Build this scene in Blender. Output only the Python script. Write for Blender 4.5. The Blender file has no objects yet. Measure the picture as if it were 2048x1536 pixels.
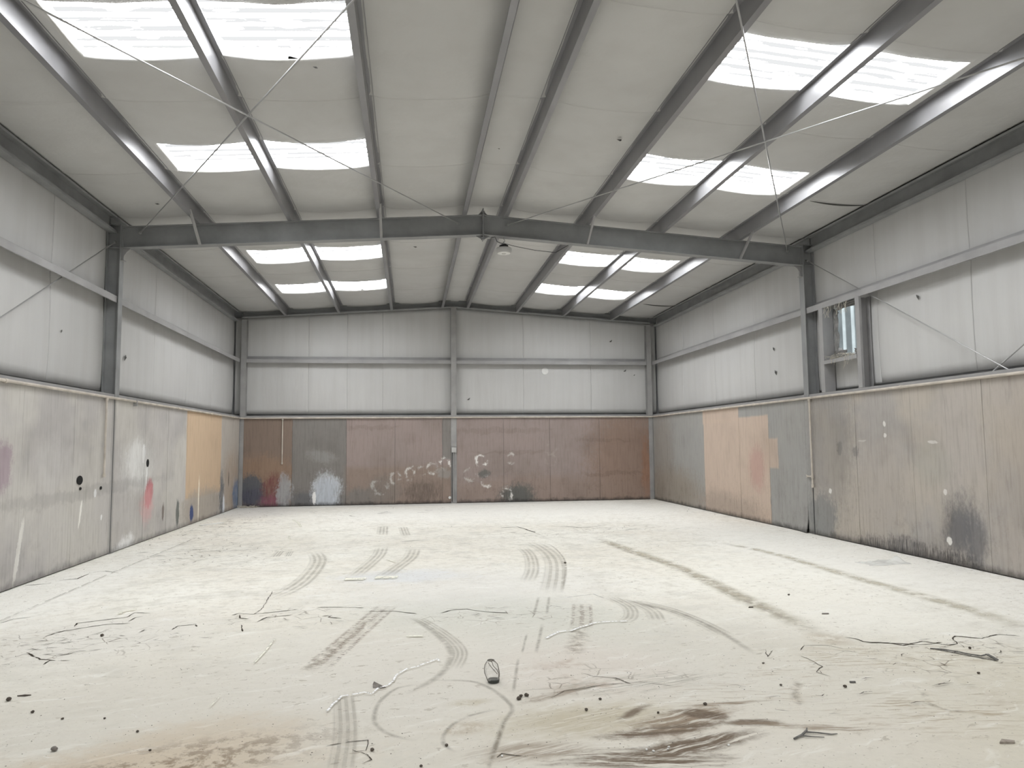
import bpy, bmesh, math, random
from mathutils import Vector, Matrix, noise as mnoise

random.seed(7)
scene = bpy.context.scene
col = scene.collection

# ------------------------------------------------------------------ camera
W, D = 11.83, 21.2            # clear width, depth of back wall (camera at y = 0)
FY = 12.57                    # middle portal frame
F0 = 3.86                     # portal frame over the camera
YF = -4.87                    # front wall
XR = W / 2                    # ridge
SL = 0.0675                   # roof slope
ZR = 5.65                     # purlin underside at the ridge
PD = 0.24                     # purlin depth


def zb(x):                    # purlin underside
    return ZR - SL * abs(x - XR)


def zi(x):                    # insulation underside at the purlins
    return zb(x) + PD


yaw, pit, rol, fpx = 0.1378, 0.0819, 0.0092, 1473.8
r = Vector((math.cos(yaw), -math.sin(yaw), 0))
fw = Vector((math.sin(yaw), math.cos(yaw), 0))
up = Vector((0, 0, 1))
Fv = fw * math.cos(pit) + up * math.sin(pit)
Uv = up * math.cos(pit) - fw * math.sin(pit)
Rx = r * math.cos(rol) - Uv * math.sin(rol)
Ux = r * math.sin(rol) + Uv * math.cos(rol)
cd = bpy.data.cameras.new('camera')
cam = bpy.data.objects.new('camera', cd)
col.objects.link(cam)
m = Matrix.Identity(4)
for i in range(3):
    m[i][0], m[i][1], m[i][2] = Rx[i], Ux[i], -Fv[i]
m[0][3], m[1][3], m[2][3] = 4.6624, 0.0, 1.6516
cam.matrix_world = m
cd.sensor_width = 36
cd.lens = fpx / 2048 * 36
cd.clip_start = 0.05
scene.camera = cam

# ------------------------------------------------------------------ world, exposure
wd = bpy.data.worlds.new('overcast_sky')
scene.world = wd
wd.use_nodes = True
wd.node_tree.nodes['Background'].inputs[0].default_value = (0.93, 0.97, 1.0, 1)
wd.node_tree.nodes['Background'].inputs[1].default_value = 1.0
scene.view_settings.view_transform = 'Standard'
scene.view_settings.look = 'None'
scene.view_settings.exposure = 0.0
scene.view_settings.gamma = 1.0
scene.view_settings.use_curve_mapping = False
SKY = 22.3                    # glow of the daylit roof panels


# ------------------------------------------------------------------ node helpers
def lin(c):
    return tuple(((v / 255) / 12.92 if v / 255 <= .04045 else ((v / 255 + .055) / 1.055) ** 2.4) for v in c)


def tone(c, k):               # photographed tone c seen under light level k -> reflectance
    return tuple(min(.92, v / k) for v in lin(c)) + (1,)


class NT:
    def __init__(s, name):
        s.mat = bpy.data.materials.new(name)
        s.mat.use_nodes = True
        s.t = s.mat.node_tree
        s.t.nodes.clear()
        s.out = s.t.nodes.new('ShaderNodeOutputMaterial')

    def n(s, typ, ins=None, **props):
        nd = s.t.nodes.new('ShaderNode' + typ)
        for k, v in props.items():
            setattr(nd, k, v)
        for k, v in (ins or {}).items():
            s.set(nd.inputs[k], v)
        return nd

    def set(s, sock, v):
        if isinstance(v, bpy.types.NodeSocket):
            s.t.links.new(v, sock)
        elif v is not None:
            sock.default_value = v

    def math(s, op, a, b=None, c=None, clamp=False):
        ins = {0: a}
        if b is not None:
            ins[1] = b
        if c is not None:
            ins[2] = c
        return s.n('Math', ins, operation=op, use_clamp=clamp).outputs[0]

    def vm(s, op, a, b=None):
        nd = s.n('VectorMath', {0: a} if b is None else {0: a, 1: b}, operation=op)
        return nd.outputs['Value'] if op == 'LENGTH' else nd.outputs[0]

    def mix(s, f, a, b, mode='MIX'):
        nd = s.n('MixRGB', {0: f, 1: a, 2: b}, blend_type=mode)
        return nd.outputs[0]

    def noise(s, v, sc, det=3, rough=.55, dist=0, color=False):
        nd = s.n('TexNoise', {'Vector': v, 'Scale': sc, 'Detail': det, 'Roughness': rough, 'Distortion': dist})
        return nd.outputs['Color' if color else 0]

    def mr(s, v, a, b, c=0.0, d=1.0, smooth=True):
        nd = s.n('MapRange', {0: v, 1: a, 2: b, 3: c, 4: d}, interpolation_type='SMOOTHSTEP' if smooth else 'LINEAR')
        return nd.outputs[0]

    def mapping(s, v, loc=(0, 0, 0), rot=0, sc=(1, 1, 1), typ='TEXTURE'):
        return s.n('Mapping', {'Vector': v, 'Location': loc, 'Rotation': (0, 0, rot), 'Scale': sc}, vector_type=typ).outputs[0]

    def pos(s):
        return s.n('NewGeometry').outputs['Position']

    rag = None                  # ragged-edge noise shared by all patches of a material

    def ell(s, v, cx, cy, rx, ry, rot=0, soft=.5):
        d = s.vm('LENGTH', s.mapping(v, (cx, cy, 0), rot, (rx, ry, 1)))
        if s.rag is not None:
            d = s.math('ADD', d, s.rag)
        return s.mr(d, 1 + soft * .5, max(0, 1 - soft * .5))

    def box(s, v, x0, x1, y0, y1, soft=.02):
        q = s.vm('ABSOLUTE', s.mapping(v, ((x0 + x1) / 2, (y0 + y1) / 2, 0), 0, (1, 1, 1)))
        q = s.vm('SUBTRACT', q, ((x1 - x0) / 2, (y1 - y0) / 2, 0))
        sp = s.n('SeparateXYZ', {0: q})
        return s.mr(s.math('MAXIMUM', sp.outputs[0], sp.outputs[1]), soft, -soft)

    def bsdf(s, color, rough=.8, normal=None, spec=.3, metallic=0.0, **kw):
        nd = s.n('BsdfPrincipled', {'Base Color': color, 'Roughness': rough, 'Metallic': metallic, 'Specular IOR Level': spec})
        if normal is not None:
            s.set(nd.inputs['Normal'], normal)
        for k, v in kw.items():
            s.set(nd.inputs[k.replace('_', ' ')], v)
        return nd.outputs[0]

    def bump(s, h, strength=.3, dist=.01):
        return s.n('Bump', {'Height': h, 'Strength': strength, 'Distance': dist}).outputs[0]

    def done(s, sh):
        s.t.links.new(sh, s.out.inputs[0])
        return s.mat


def simple(name, color, rough=.7, metallic=0.0, spec=.3, var=.12, sc=3.0):
    t = NT(name)
    p = t.pos()
    f = t.mr(t.noise(p, sc, 4), .3, .7, 1 - var, 1 + var, False)
    c = t.mix(1.0, color, t.n('CombineXYZ', {0: f, 1: f, 2: f}).outputs[0], 'MULTIPLY')
    return t.done(t.bsdf(c, rough, None, spec, metallic))


# ------------------------------------------------------------------ materials
M = {}
M['steel'] = simple('grey_painted_steel', (.275, .28, .282, 1), .5, 0, .35, .15, 2.5)
M['purlin'] = simple('grey_purlin_steel', (.26, .258, .268, 1), .36, .25, .5, .12, 1.5)
M['girt'] = simple('pale_grey_girt_steel', (.34, .335, .335, 1), .5, 0, .4, .12, 2)
M['post'] = simple('lit_grey_post_steel', (.33, .325, .32, 1), .5, 0, .35, .15, 2.5)  # paler than the frame steel: light on the post flanges put into the colour
M['rod'] = simple('galvanised_rod', (.42, .42, .42, 1), .35, .5, .5, .1, 6)
M['pipe'] = simple('cream_painted_pipe', (.55, .50, .44, 1), .5, 0, .4, .18, 5)
M['dark'] = simple('painted_hole_dark', (.012, .012, .012, 1), .9)
M['cladding'] = simple('metal_cladding', (.45, .46, .47, 1), .5, .3)
M['plastic_grey'] = simple('grey_plastic', (.48, .475, .465, 1), .55)
M['plastic_white'] = simple('white_plastic', (.75, .75, .73, 1), .5)
M['black_plastic'] = simple('black_plastic', (.03, .03, .032, 1), .5)
M['stone'] = simple('dark_pebble', (.10, .085, .07, 1), .9, 0, .2, .3, 40)
M['stone_grey'] = simple('grey_pebble', (.22, .20, .18, 1), .9, 0, .2, .3, 40)
M['wood'] = simple('weathered_wood', (.33, .29, .25, 1), .85, 0, .2, .3, 30)
M['darkwood'] = simple('dark_split_wood', (.17, .165, .155, 1), .8, 0, .2, .4, 25)
M['straw'] = simple('pale_straw', (.62, .58, .50, 1), .85)
M['apron'] = simple('outdoor_concrete', (.40, .40, .38, 1), .9)


def insulation_mat(name, c, wall):
    t = NT(name)
    p = t.pos()
    big = t.noise(p, .45, 3)
    fine = t.noise(t.mapping(p, sc=(1, 1, 14 if wall else 1), typ='TEXTURE'), 5 if wall else 2.2, 4)
    a = t.mix(t.mr(big, .35, .68), tuple(v * .93 for v in c[:3]) + (1,), c)
    a = t.mix(t.mr(fine, .35, .72, 0, .22), a, (c[0] * .74, c[1] * .72, c[2] * .70, 1))
    spots = t.mr(t.noise(p, 3.2, 2), .76, .80)
    a = t.mix(t.math('MULTIPLY', spots, .10), a, (.25, .24, .23, 1))
    h = t.noise(t.mapping(p, sc=(1, 1, 6 if wall else 1)), 9, 4)
    return t.done(t.bsdf(a, .62, t.bump(h, .25, .02), .3))


M['ins_roof'] = insulation_mat('white_vinyl_roof_insulation', (.575, .573, .56, 1), False)
M['ins_wall'] = insulation_mat('white_vinyl_wall_insulation', (.575, .573, .565, 1), True)


def skylight_mat():
    t = NT('daylit_fibreglass_panel')
    p = t.pos()
    sp = t.n('SeparateXYZ', {0: p})
    y = sp.outputs[1]
    # rib lines running down the slope, broken up by fibre and dirt
    fib = t.noise(t.mapping(p, sc=(1.3, .22, 1)), 3, 3, .55)
    ph = t.math('ADD', t.math('MULTIPLY', y, 2 * math.pi / .165), t.math('MULTIPLY', fib, 1.6))
    w = t.mr(t.math('SINE', ph), -.05, .15)
    broken = t.mr(fib, .40, .48)
    line = t.math('MULTIPLY', w, broken)
    st = t.mr(line, 0.3, .7, SKY, .87, True)
    e = t.n('Emission', {0: (.975, .99, 1.0, 1), 1: st})
    return t.done(e.outputs[0])


M['skylight'] = skylight_mat()


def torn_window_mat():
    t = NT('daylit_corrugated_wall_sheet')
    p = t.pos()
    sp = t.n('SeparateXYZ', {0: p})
    s = t.math('SINE', t.math('MULTIPLY', sp.outputs[1], 2 * math.pi / .26))  # shading of the ribs painted into the glow as bright and dim bands
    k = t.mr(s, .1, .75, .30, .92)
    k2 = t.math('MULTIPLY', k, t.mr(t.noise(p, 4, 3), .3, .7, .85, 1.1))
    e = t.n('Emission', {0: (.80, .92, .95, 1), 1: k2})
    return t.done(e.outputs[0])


M['torn_sheet'] = torn_window_mat()


def wall_mat(name, axis, base, marks, kb=.62, streak=.35, bottom=.5):
    """plywood: tone base, vertical grain, then a list of paint marks."""
    t = NT(name)
    p = t.pos()
    sp = t.n('SeparateXYZ', {0: p})
    u, z = sp.outputs[axis], sp.outputs[2]
    v0 = t.n('CombineXYZ', {0: u, 1: z}).outputs[0]
    wn = t.vm('SUBTRACT', t.noise(v0, 2.6, 6, .68, color=True), (.5, .5, .5))
    wn2 = t.n('VectorMath', {0: wn, 3: .42}, operation='SCALE').outputs[0]
    wn3 = t.n('VectorMath', {0: wn, 3: .085}, operation='SCALE').outputs[0]
    vs, vh = t.vm('ADD', v0, wn2), t.vm('ADD', v0, wn3)
    grain = t.noise(t.mapping(v0, sc=(.10, 1.6, 1)), 2.4, 5, .65, .6)
    fine = t.noise(t.mapping(v0, sc=(.03, .9, 1)), 3.2, 4, .7)
    blot = t.noise(v0, .9, 4)
    rg_ = t.noise(t.mapping(v0, sc=(.5, 1, 1)), 9, 6, .75)
    t.rag = t.math('MULTIPLY', t.math('SUBTRACT', rg_, .5), 1.5)
    c = tone(base[0], kb)
    for i, b in enumerate(base[1:]):
        c = t.mix(t.mr(t.noise(t.vm('ADD', v0, (i * 7.3 + 2, i * 3.1, 0)), .7, 4), .42, .62), c, tone(b, kb))
    for mk in marks:
        kind, colr, fac = mk[0], tone(mk[1], mk[-1] if isinstance(mk[-1], float) and mk[0].endswith('!') else kb), mk[2]
        kd = kind.rstrip('!')
        if kd == 'box':
            msk = t.box(vh, *mk[3:8])
        elif kd == 'ell':
            msk = t.ell(vs, *mk[3:9])
        elif kd == 'hard':
            msk = t.ell(vh, *mk[3:9])
        elif kd == 'brush':      # streaky paint in an ellipse
            msk = t.math('MULTIPLY', t.ell(vs, *mk[3:9]), t.mr(fine, .38, .56))
        elif kd == 'ring':
            d = t.math('ADD', t.vm('LENGTH', t.mapping(vh, (mk[3], mk[4], 0), 0, (mk[5], mk[6], 1))), t.rag)
            rg = t.math('MULTIPLY', t.mr(d, .55, .85), t.mr(d, 1.25, .95))
            msk = t.math('MULTIPLY', rg, t.mr(t.noise(t.vm('ADD', v0, (mk[3], mk[4], 0)), 4.2, 3), .45, .60))
        c = t.mix(t.math('MULTIPLY', msk, fac), c, colr)
    dk = t.mix(1.0, c, (.52, .50, .48, 1), 'MULTIPLY')
    c = t.mix(t.math('MULTIPLY', t.mr(grain, .44, .74), streak), c, dk)
    lt = t.mix(.35, c, (.62, .61, .60, 1))
    c = t.mix(t.math('MULTIPLY', t.mr(fine, .56, .78), streak * .8), c, lt)
    c = t.mix(t.math('MULTIPLY', t.mr(blot, .5, .72), .25), c, dk)
    smu = t.noise(t.mapping(v0, sc=(.7, 1.2, 1)), 4.5, 6, .72)
    low = t.mr(z, 1.5, .1, .12, .55)
    c = t.mix(t.math('MULTIPLY', t.mr(smu, .50, .70), t.math('MULTIPLY', low, bottom)), c, dk)
    # splash dirt along the floor
    edge = t.math('ADD', z, t.math('MULTIPLY', t.noise(t.mapping(v0, sc=(.5, .8, 1)), 2.6, 5, .7), -.22))
    c = t.mix(t.math('MULTIPLY', t.mr(edge, .02, -.11), bottom), c, (.035, .033, .032, 1))
    hgt = t.math('ADD', grain, t.math('MULTIPLY', fine, .6))
    return t.done(t.bsdf(c, .75, t.bump(hgt, .22, .006), .25))


GREY = (118, 119, 119)
M['ply_left'] = wall_mat('painted_plywood_grey', 1, [(172, 169, 166), (160, 157, 155), (176, 173, 168)], [
    ('box', (182, 159, 133), .92, 16.36, 19.28, .55, 2.6, .05),
    ('ell', (150, 142, 132), .8, 17.8, .30, 1.7, .42, 0, .6),
    ('box', (160, 152, 143), .6, 19.3, 21.3, -.1, 2.6, .06),
    ('brush', (150, 128, 104), .6, 20.4, .75, .8, .8, 0, .8),
    ('brush', (226, 226, 224), .95, 13.55, 1.40, .42, .34, 0, .8),
    ('ell', (196, 196, 194), .55, 13.6, 1.35, .75, .45, 0, .9),
    ('hard', (232, 232, 230), .9, 13.85, 1.55, .07, .16, 0, .3),
    ('hard', (225, 225, 222), .9, 14.02, 1.14, .035, .24, -.1, .3),
    ('hard', (168, 98, 104), .85, 14.16, .83, .20, .27, -.35, .5),
    ('ell', (196, 150, 150), .5, 14.1, .62, .3, .3, 0, .8),
    ('ell', (146, 130, 138), .8, 9.25, 1.45, .22, .30, 0, .6),
    ('ell', (178, 176, 174), .5, 10.45, 1.5, .3, .3, 0, .9),
    ('hard', (205, 203, 198), .8, 9.72, .42, .05, .40, -.22, .4),
    ('hard', (216, 214, 209), .85, 11.38, .72, .028, .20, -.2, .4),
    ('hard', (236, 236, 234), .95, 11.87, .98, .045, .055, 0, .4),
    ('hard', (228, 228, 226), .8, 12.12, .60, .03, .04, 0, .4),
    ('hard', (34, 58, 108), .9, 16.85, .24, .13, .17, 0, .5),
    ('hard', (70, 78, 76), .8, 15.86, .34, .10, .27, 0, .5),
    ('hard', (84, 70, 64), .7, 14.98, .42, .07, .16, 0, .5),
    ('hard', (222, 212, 198), .8, 17.37, .5, .045, .50, 0, .3),
    ('brush', (62, 72, 84), .95, 19.40, .50, .20, .55, 0, .6),
    ('hard', (205, 208, 214), .9, 19.62, .18, .10, .26, 0, .5),
    ('brush', (76, 108, 146), .95, 21.0, .35, .42, .42, 0, .7),
    ('hard', (70, 66, 62), .7, 20.1, .82, .05, .18, 0, .5),
    ('ell', (108, 106, 106), .24, 11.6, 1.02, 3.2, .09, .022, .8),
    ('ell', (222, 222, 220), .8, 13.05, .06, .42, .11, 0, .9),
    ('box', (112, 110, 108), .35, 12.40, 12.52, 0, 2.5, .03),
], .76, .34, .5)

M['ply_back'] = wall_mat('painted_plywood_brown', 0, [(143, 131, 127), (137, 125, 120), (146, 133, 129)], [
    ('box', (125, 110, 99), .9, -.2, 1.42, -.1, 2.6, .012),
    ('ell', (146, 122, 103), .7, .65, .9, .8, .5, 0, .8),
    ('box', (122, 119, 116), .95, 1.42, 2.89, -.1, 2.6, .012),
    ('box', (124, 121, 118), .9, 5.58, 5.86, 1.25, 2.6, .012),
    ('box', (136, 121, 111), .8, 2.89, 5.86, -.1, 1.05, .12),
    ('ell', (138, 117, 104), .85, 11.0, 1.1, 1.1, 1.6, 0, .9),
    ('ell', (150, 112, 90), .6, 11.6, .9, .16, .9, 0, .8),
    ('ell', (142, 125, 115), .6, 8.5, .3, 2.9, .45, 0, .8),
    ('hard', (88, 92, 98), .92, .33, .46, .36, .42, 0, .45),
    ('brush', (78, 76, 92), .8, .36, .2, .4, .3, 0, .8),
    ('brush', (112, 66, 68), .95, .92, .42, .30, .46, 0, .8),
    ('brush', (140, 82, 106), .7, .95, .12, .35, .2, 0, .8),
    ('brush', (172, 172, 174), .95, 1.22, .42, .20, .44, 0, .5),
    ('ell', (152, 152, 153), .8, 1.22, .35, .2, .42, 0, .7),
    ('ell', (98, 100, 104), .7, 2.1, .16, .7, .22, 0, .8),
    ('brush', (202, 206, 212), 1.0, 2.36, .40, .38, .52, 0, .6),
    ('ell', (176, 182, 190), .85, 2.36, .38, .32, .42, 0, .9),
    ('ell', (150, 150, 148), .45, 2.2, 1.35, .35, .16, -.2, .9),
    ('hard', (238, 238, 236), .98, 2.03, .22, .05, .19, 0, .3),
    ('ell', (120, 117, 114), .8, 3.35, .22, .55, .26, 0, .8),
    ('ell', (126, 118, 112), .75, 3.95, .38, .42, .42, 0, .8),
    ('ring', (178, 176, 172), .75, 3.82, .52, .22, .22),
    ('ring', (186, 182, 178), .7, 4.26, .76, .15, .20),
    ('ring', (202, 199, 195), .9, 4.66, .86, .14, .18),
    ('ring', (186, 182, 178), .7, 4.98, .93, .13, .12),
    ('ring', (202, 199, 195), .85, 5.30, 1.0, .15, .17),
    ('ring', (216, 213, 210), .95, 5.64, 1.12, .15, .19),
    ('ell', (150, 148, 144), .6, 5.64, .85, .2, .16, 0, .8),
    ('ring', (222, 219, 216), .95, 6.70, 1.22, .17, .17),
    ('ring', (198, 194, 190), .8, 7.55, 1.25, .12, .15),
    ('ring', (190, 186, 182), .75, 6.40, .80, .20, .18),
    ('ring', (206, 202, 198), .9, 6.87, .62, .17, .18),
    ('ell', (92, 94, 92), .75, 6.78, .85, .16, .12, 0, .7),
    ('ell', (84, 88, 86), .85, 7.72, .18, .46, .34, 0, .8),
    ('ring', (214, 212, 208), .95, 7.42, .22, .15, .22),
    ('ring', (158, 148, 142), .6, 8.72, 1.2, .17, .17),
    ('ring', (158, 148, 142), .6, 8.72, 1.5, .17, .14),
    ('brush', (86, 72, 64), .3, 10.6, .78, .9, .07, 0, .5),
    ('brush', (90, 76, 68), .25, 10.3, 1.75, .8, .06, 0, .5),
    ('brush', (92, 78, 70), .22, 7.6, 1.42, 1.2, .05, 0, .5),
    ('brush', (92, 80, 74), .25, 7.2, 2.06, 1.5, .09, 0, .5),
    ('brush', (92, 80, 74), .25, 3.6, 2.16, .7, .06, 0, .5),
    ('brush', (74, 66, 60), .6, 5.0, .34, .5, .32, 0, .8),
], .84, .34, .8)

M['ply_right'] = wall_mat('painted_plywood_taupe', 1, [(161, 155, 149), (151, 147, 143), (163, 156, 147)], [
    ('box', (142, 142, 140), .85, 12.5, 21.4, -.1, 2.6, .04),
    ('ell', (134, 122, 108), .6, 19.8, .35, 2.2, .6, 0, .9),
    ('ell', (134, 126, 118), .5, 20.4, 1.3, .8, 1.4, 0, .9),
    ('box', (180, 163, 149), .95, 14.06, 17.38, -.1, 2.20, .03),
    ('box', (180, 163, 149), .95, 15.41, 17.42, 2.1, 2.6, .03),
    ('box', (178, 161, 147), .9, 13.70, 14.2, 1.14, 1.73, .03),
    ('ell', (168, 138, 129), .75, 14.62, 1.12, .35, .42, 0, .9),
    ('ell', (150, 138, 128), .7, 16.2, .15, 1.6, .35, 0, .9),
    ('ell', (124, 125, 124), .85, 12.2, .35, .42, .36, 0, .5),
    ('box', (128, 128, 127), .5, 11.85, 12.6, -.1, .55, .06),
    ('ell', (120, 117, 115), .5, 11.9, 1.6, .7, 1.2, 0, .9),
    ('ell', (92, 92, 95), .85, 8.95, .50, .26, .40, .25, 1.2),
    ('ell', (96, 96, 99), .75, 8.66, .36, .20, .36, 0, 1.2),
    ('ell', (150, 148, 140), .5, 9.38, 1.32, .35, .3, 0, .9),
    ('ell', (150, 144, 138), .45, 10.5, .9, .7, .7, 0, .9),
    ('ell', (150, 140, 130), .4, 7.2, 1.2, 1.1, 1.4, 0, .9),
    ('hard', (206, 204, 200), .9, 10.38, 1.92, .035, .04, 0, .4),
    ('hard', (206, 204, 200), .9, 10.37, 1.74, .035, .04, 0, .4),
    ('hard', (196, 194, 190), .8, 9.33, 1.63, .10, .022, .05, .4),
    ('hard', (206, 204, 200), .8, 11.92, .80, .04, .045, 0, .4),
    ('hard', (206, 204, 200), .8, 9.15, .96, .035, .045, 0, .4),
    ('hard', (216, 214, 210), .9, 9.13, .31, .045, .055, 0, .4),
    ('hard', (180, 178, 174), .7, 10.95, 1.66, .10, .015, 0, .4),
    ('brush', (52, 50, 54), .8, 10.0, .06, 1.3, .16, 0, .7),
    ('ell', (100, 100, 100), .5, 11.6, 1.55, .1, .1, 0, .6),
    ('ell', (100, 100, 100), .5, 11.15, 1.5, .08, .08, 0, .6),
], .78, .36, .75)


def floor_mat():
    t = NT('dusty_concrete_floor')
    p = t.pos()
    sp = t.n('SeparateXYZ', {0: p})
    v0 = t.n('CombineXYZ', {0: sp.outputs[0], 1: sp.outputs[1]}).outputs[0]
    wn = t.vm('SUBTRACT', t.noise(v0, 1.3, 3, .65, color=True), (.5, .5, .5))
    vw = t.vm('ADD', v0, t.n('VectorMath', {0: wn, 3: .55}, operation='SCALE').outputs[0])
    vh = t.vm('ADD', v0, t.n('VectorMath', {0: wn, 3: .16}, operation='SCALE').outputs[0])
    big = t.noise(v0, .42, 4, .6)
    mid = t.noise(v0, 2.1, 4, .65)
    sme = t.noise(t.mapping(vw, rot=.35, sc=(1.6, .22, 1)), 2.2, 3, .68)
    fine = t.noise(v0, 24, 3, .7)
    K = .86
    WHITE, CREAM, GREYF = tone((226, 224, 216), K), tone((218, 214, 204), K), tone((194, 192, 183), K)
    c = t.mix(t.mr(big, .36, .64), WHITE, CREAM)
    c = t.mix(t.math('MULTIPLY', t.mr(mid, .46, .70), .6), c, GREYF)
    mot = t.noise(v0, 7.5, 4, .72)
    c = t.mix(t.math('MULTIPLY', t.mr(mot, .47, .66), .42), c, tone((182, 178, 168), K))
    c = t.mix(t.math('MULTIPLY', t.mr(mot, .46, .30), .30), c, tone((238, 236, 230), K))
    t.rag = t.math('MULTIPLY', t.math('SUBTRACT', mot, .5), 1.3)
    # broad tones
    for (cx, cy, rx, ry, rot, sf, colr, f) in [
        (5.6, 3.6, 5.5, 3.2, 0, 1.3, (190, 186, 176), .80),
        (5.5, 7.2, 1.3, .9, -.5, 1.2, (188, 189, 180), .75),
        (5.3, 8.8, 1.6, 1.2, 0, 1.4, (206, 204, 200), .6),
        (4.6, 9.6, .7, .4, 0, 1.2, (203, 206, 210), .6),
        (4.9, 5.8, 1.7, 1.3, .3, 1.3, (205, 201, 193), .6),
        (8.4, 4.4, 1.5, 1.3, .2, 1.1, (194, 188, 172), .8),
        (7.4, 4.9, 1.0, .8, 0, 1.2, (207, 204, 196), .55),
        (3.5, 4.5, .55, .35, .25, 1.1, (190, 179, 162), .75),
        (3.2, 4.0, 1.0, .45, .1, 1.2, (186, 173, 154), .8),
        (5.7, 4.3, 1.1, .55, .1, 1.2, (201, 196, 185), .7),
        (6.9, 4.0, .9, .4, 0, 1.2, (205, 200, 190), .6),
        (1.9, 7.1, .9, .75, .2, 1.2, (208, 205, 198), .7),
        (5.9, 5.5, .6, .6, 0, 1.2, (200, 192, 183), .55),
        (7.5, 18.5, 5.5, 2.6, 0, 1.2, (230, 229, 224), .7),
        (10.8, 10.5, 1.2, 5.5, .05, 1.2, (229, 228, 223), .7),
        (9.0, 8.0, 1.0, 2.6, 0, 1.2, (228, 226, 218), .6),
        (.5, 9.5, .7, 3.0, 0, 1.2, (230, 229, 224), .7),
        (.6, 19.6, 1.2, 1.6, 0, 1.2, (196, 196, 196), .6),
        (4.5, 20.9, 4.6, .35, 0, 1.3, (190, 190, 190), .5),
    ]:
        c = t.mix(t.math('MULTIPLY', t.ell(vw, cx, cy, rx, ry, rot, sf), f), c, tone(colr, K))
    # soft smears of dust
    c = t.mix(t.math('MULTIPLY', t.mr(sme, .52, .74), .22), c, tone((188, 182, 170), K))
    c = t.mix(t.math('MULTIPLY', t.mr(sme, .44, .28), .35), c, tone((236, 233, 226), K))
    # near-camera dirt: brown streaks drawn out by sweeping
    stre = t.noise(t.mapping(vh, rot=.32, sc=(.9, .085, 1)), 2.6, 4, .72)
    stre2 = t.noise(t.mapping(vh, rot=-.12, sc=(.8, .09, 1)), 2.4, 4, .72)
    BR, BR2, OLV = tone((100, 86, 72), K), tone((132, 117, 100), K), tone((176, 168, 148), K)
    for (cx, cy, rx, ry, rot, sf, lo, hi, colr, f, sn) in [
        (5.72, 4.47, .50, .22, .1, 1.2, .30, .55, OLV, .9, stre),
        (6.28, 4.36, .36, .15, .42, .9, .34, .54, BR2, 1.0, stre),
        (6.42, 4.43, .17, .07, -.5, .8, .28, .46, BR, 1.0, stre),
        (6.12, 4.25, .36, .06, .1, .9, .36, .52, BR, 1.0, stre2),
        (6.18, 4.02, .42, .09, .22, .9, .36, .54, BR, 1.0, stre),
        (5.86, 3.90, .42, .12, -.1, 1.0, .40, .58, BR, 1.0, stre2),
        (6.03, 4.53, .15, .030, .75, 1.2, .36, .52, BR, .9, stre),
        (6.68, 4.26, .17, .055, -.12, .9, .30, .48, BR, .95, stre2),
        (6.95, 4.17, .40, .04, -.25, 1.0, .38, .56, BR2, .8, stre2),
        (6.65, 4.60, .26, .03, .05, 1.0, .34, .52, BR2, .8, stre2),
        (5.68, 4.95, .28, .05, .5, 1.0, .36, .54, BR2, .8, stre),
        (6.20, 5.10, .55, .16, .15, 1.2, .46, .62, tone((150, 148, 138), K), .7, stre),
        (5.30, 4.08, .28, .10, 0, 1.1, .34, .56, BR2, .7, stre),
        (5.05, 4.90, .13, .06, .1, 1.3, .36, .58, OLV, .7, mot),
        (4.95, 4.46, .16, .09, .1, 1.3, .38, .58, tone((160, 146, 124), K), .7, mot),
        (3.55, 4.30, .75, .24, .28, 1.2, .46, .60, BR2, .75, mot),
        (3.3, 4.12, .7, .14, .12, 1.1, .46, .60, tone((120, 102, 80), K), .75, mot),
        (8.5, 5.35, .9, .35, -.1, 1.2, .48, .64, tone((164, 152, 130), K), .7, stre2),
        (7.9, 4.25, .7, .35, -.1, 1.2, .50, .66, tone((150, 134, 110), K), .7, stre2),
        (7.0, 4.9, .8, .35, .3, 1.2, .52, .68, tone((160, 146, 128), K), .7, stre2),
        (8.14, 5.92, .16, .18, .0, 1.2, .35, .6, tone((172, 160, 142), K), .7, mot),
        (5.9, 5.4, .30, .40, .0, 1.2, .50, .66, tone((158, 136, 120), K), .7, mid),
    ]:
        msk = t.math('MULTIPLY', t.ell(vh, cx, cy, rx, ry, rot, sf), t.mr(sn, lo, hi))
        c = t.mix(t.math('MULTIPLY', msk, f), c, colr)
    # crazing: hairline cracks in a few worn areas
    vo = t.n('TexVoronoi', {'Vector': t.vm('ADD', vh, (0, 0, 0)), 'Scale': 5.5, 'Randomness': 1.0}, feature='DISTANCE_TO_EDGE')
    hair = t.mr(vo.outputs['Distance'], .035, .012)
    reg = None
    for (cx, cy, rx, ry) in [(1.75, 6.9, .75, .6), (8.9, 5.3, 1.0, .45), (3.6, 7.5, .7, .35), (1.7, 12.2, 1.1, 1.2), (.9, 16.5, 1.0, 3.0), (5.6, 7.3, .7, .3), (6.8, 13.6, .8, .6), (8.6, 14.2, 1.0, .6), (6.0, 5.2, .5, .3)]:
        e = t.ell(vw, cx, cy, rx, ry, 0, 1.2)
        reg = e if reg is None else t.math('MAXIMUM', reg, e)
    hair = t.math('MULTIPLY', t.math('MULTIPLY', hair, reg), t.mr(t.noise(v0, 3.1, 3), .46, .60))
    c = t.mix(t.math('MULTIPLY', hair, .75), c, tone((120, 112, 100), K))
    # flakes and scuffs of every size
    flk = t.noise(t.mapping(vh, rot=.2, sc=(.16, .10, 1)), 1.6, 3, .6)
    dens = t.mr(t.noise(v0, .8, 3), .38, .62, .15, 1)
    c = t.mix(t.math('MULTIPLY', t.math('MULTIPLY', t.mr(flk, .625, .66), dens), .55), c, tone((150, 142, 128), K))
    scr = t.noise(t.mapping(vw, rot=-.25, sc=(.55, .035, 1)), 2.2, 4, .65)
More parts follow.
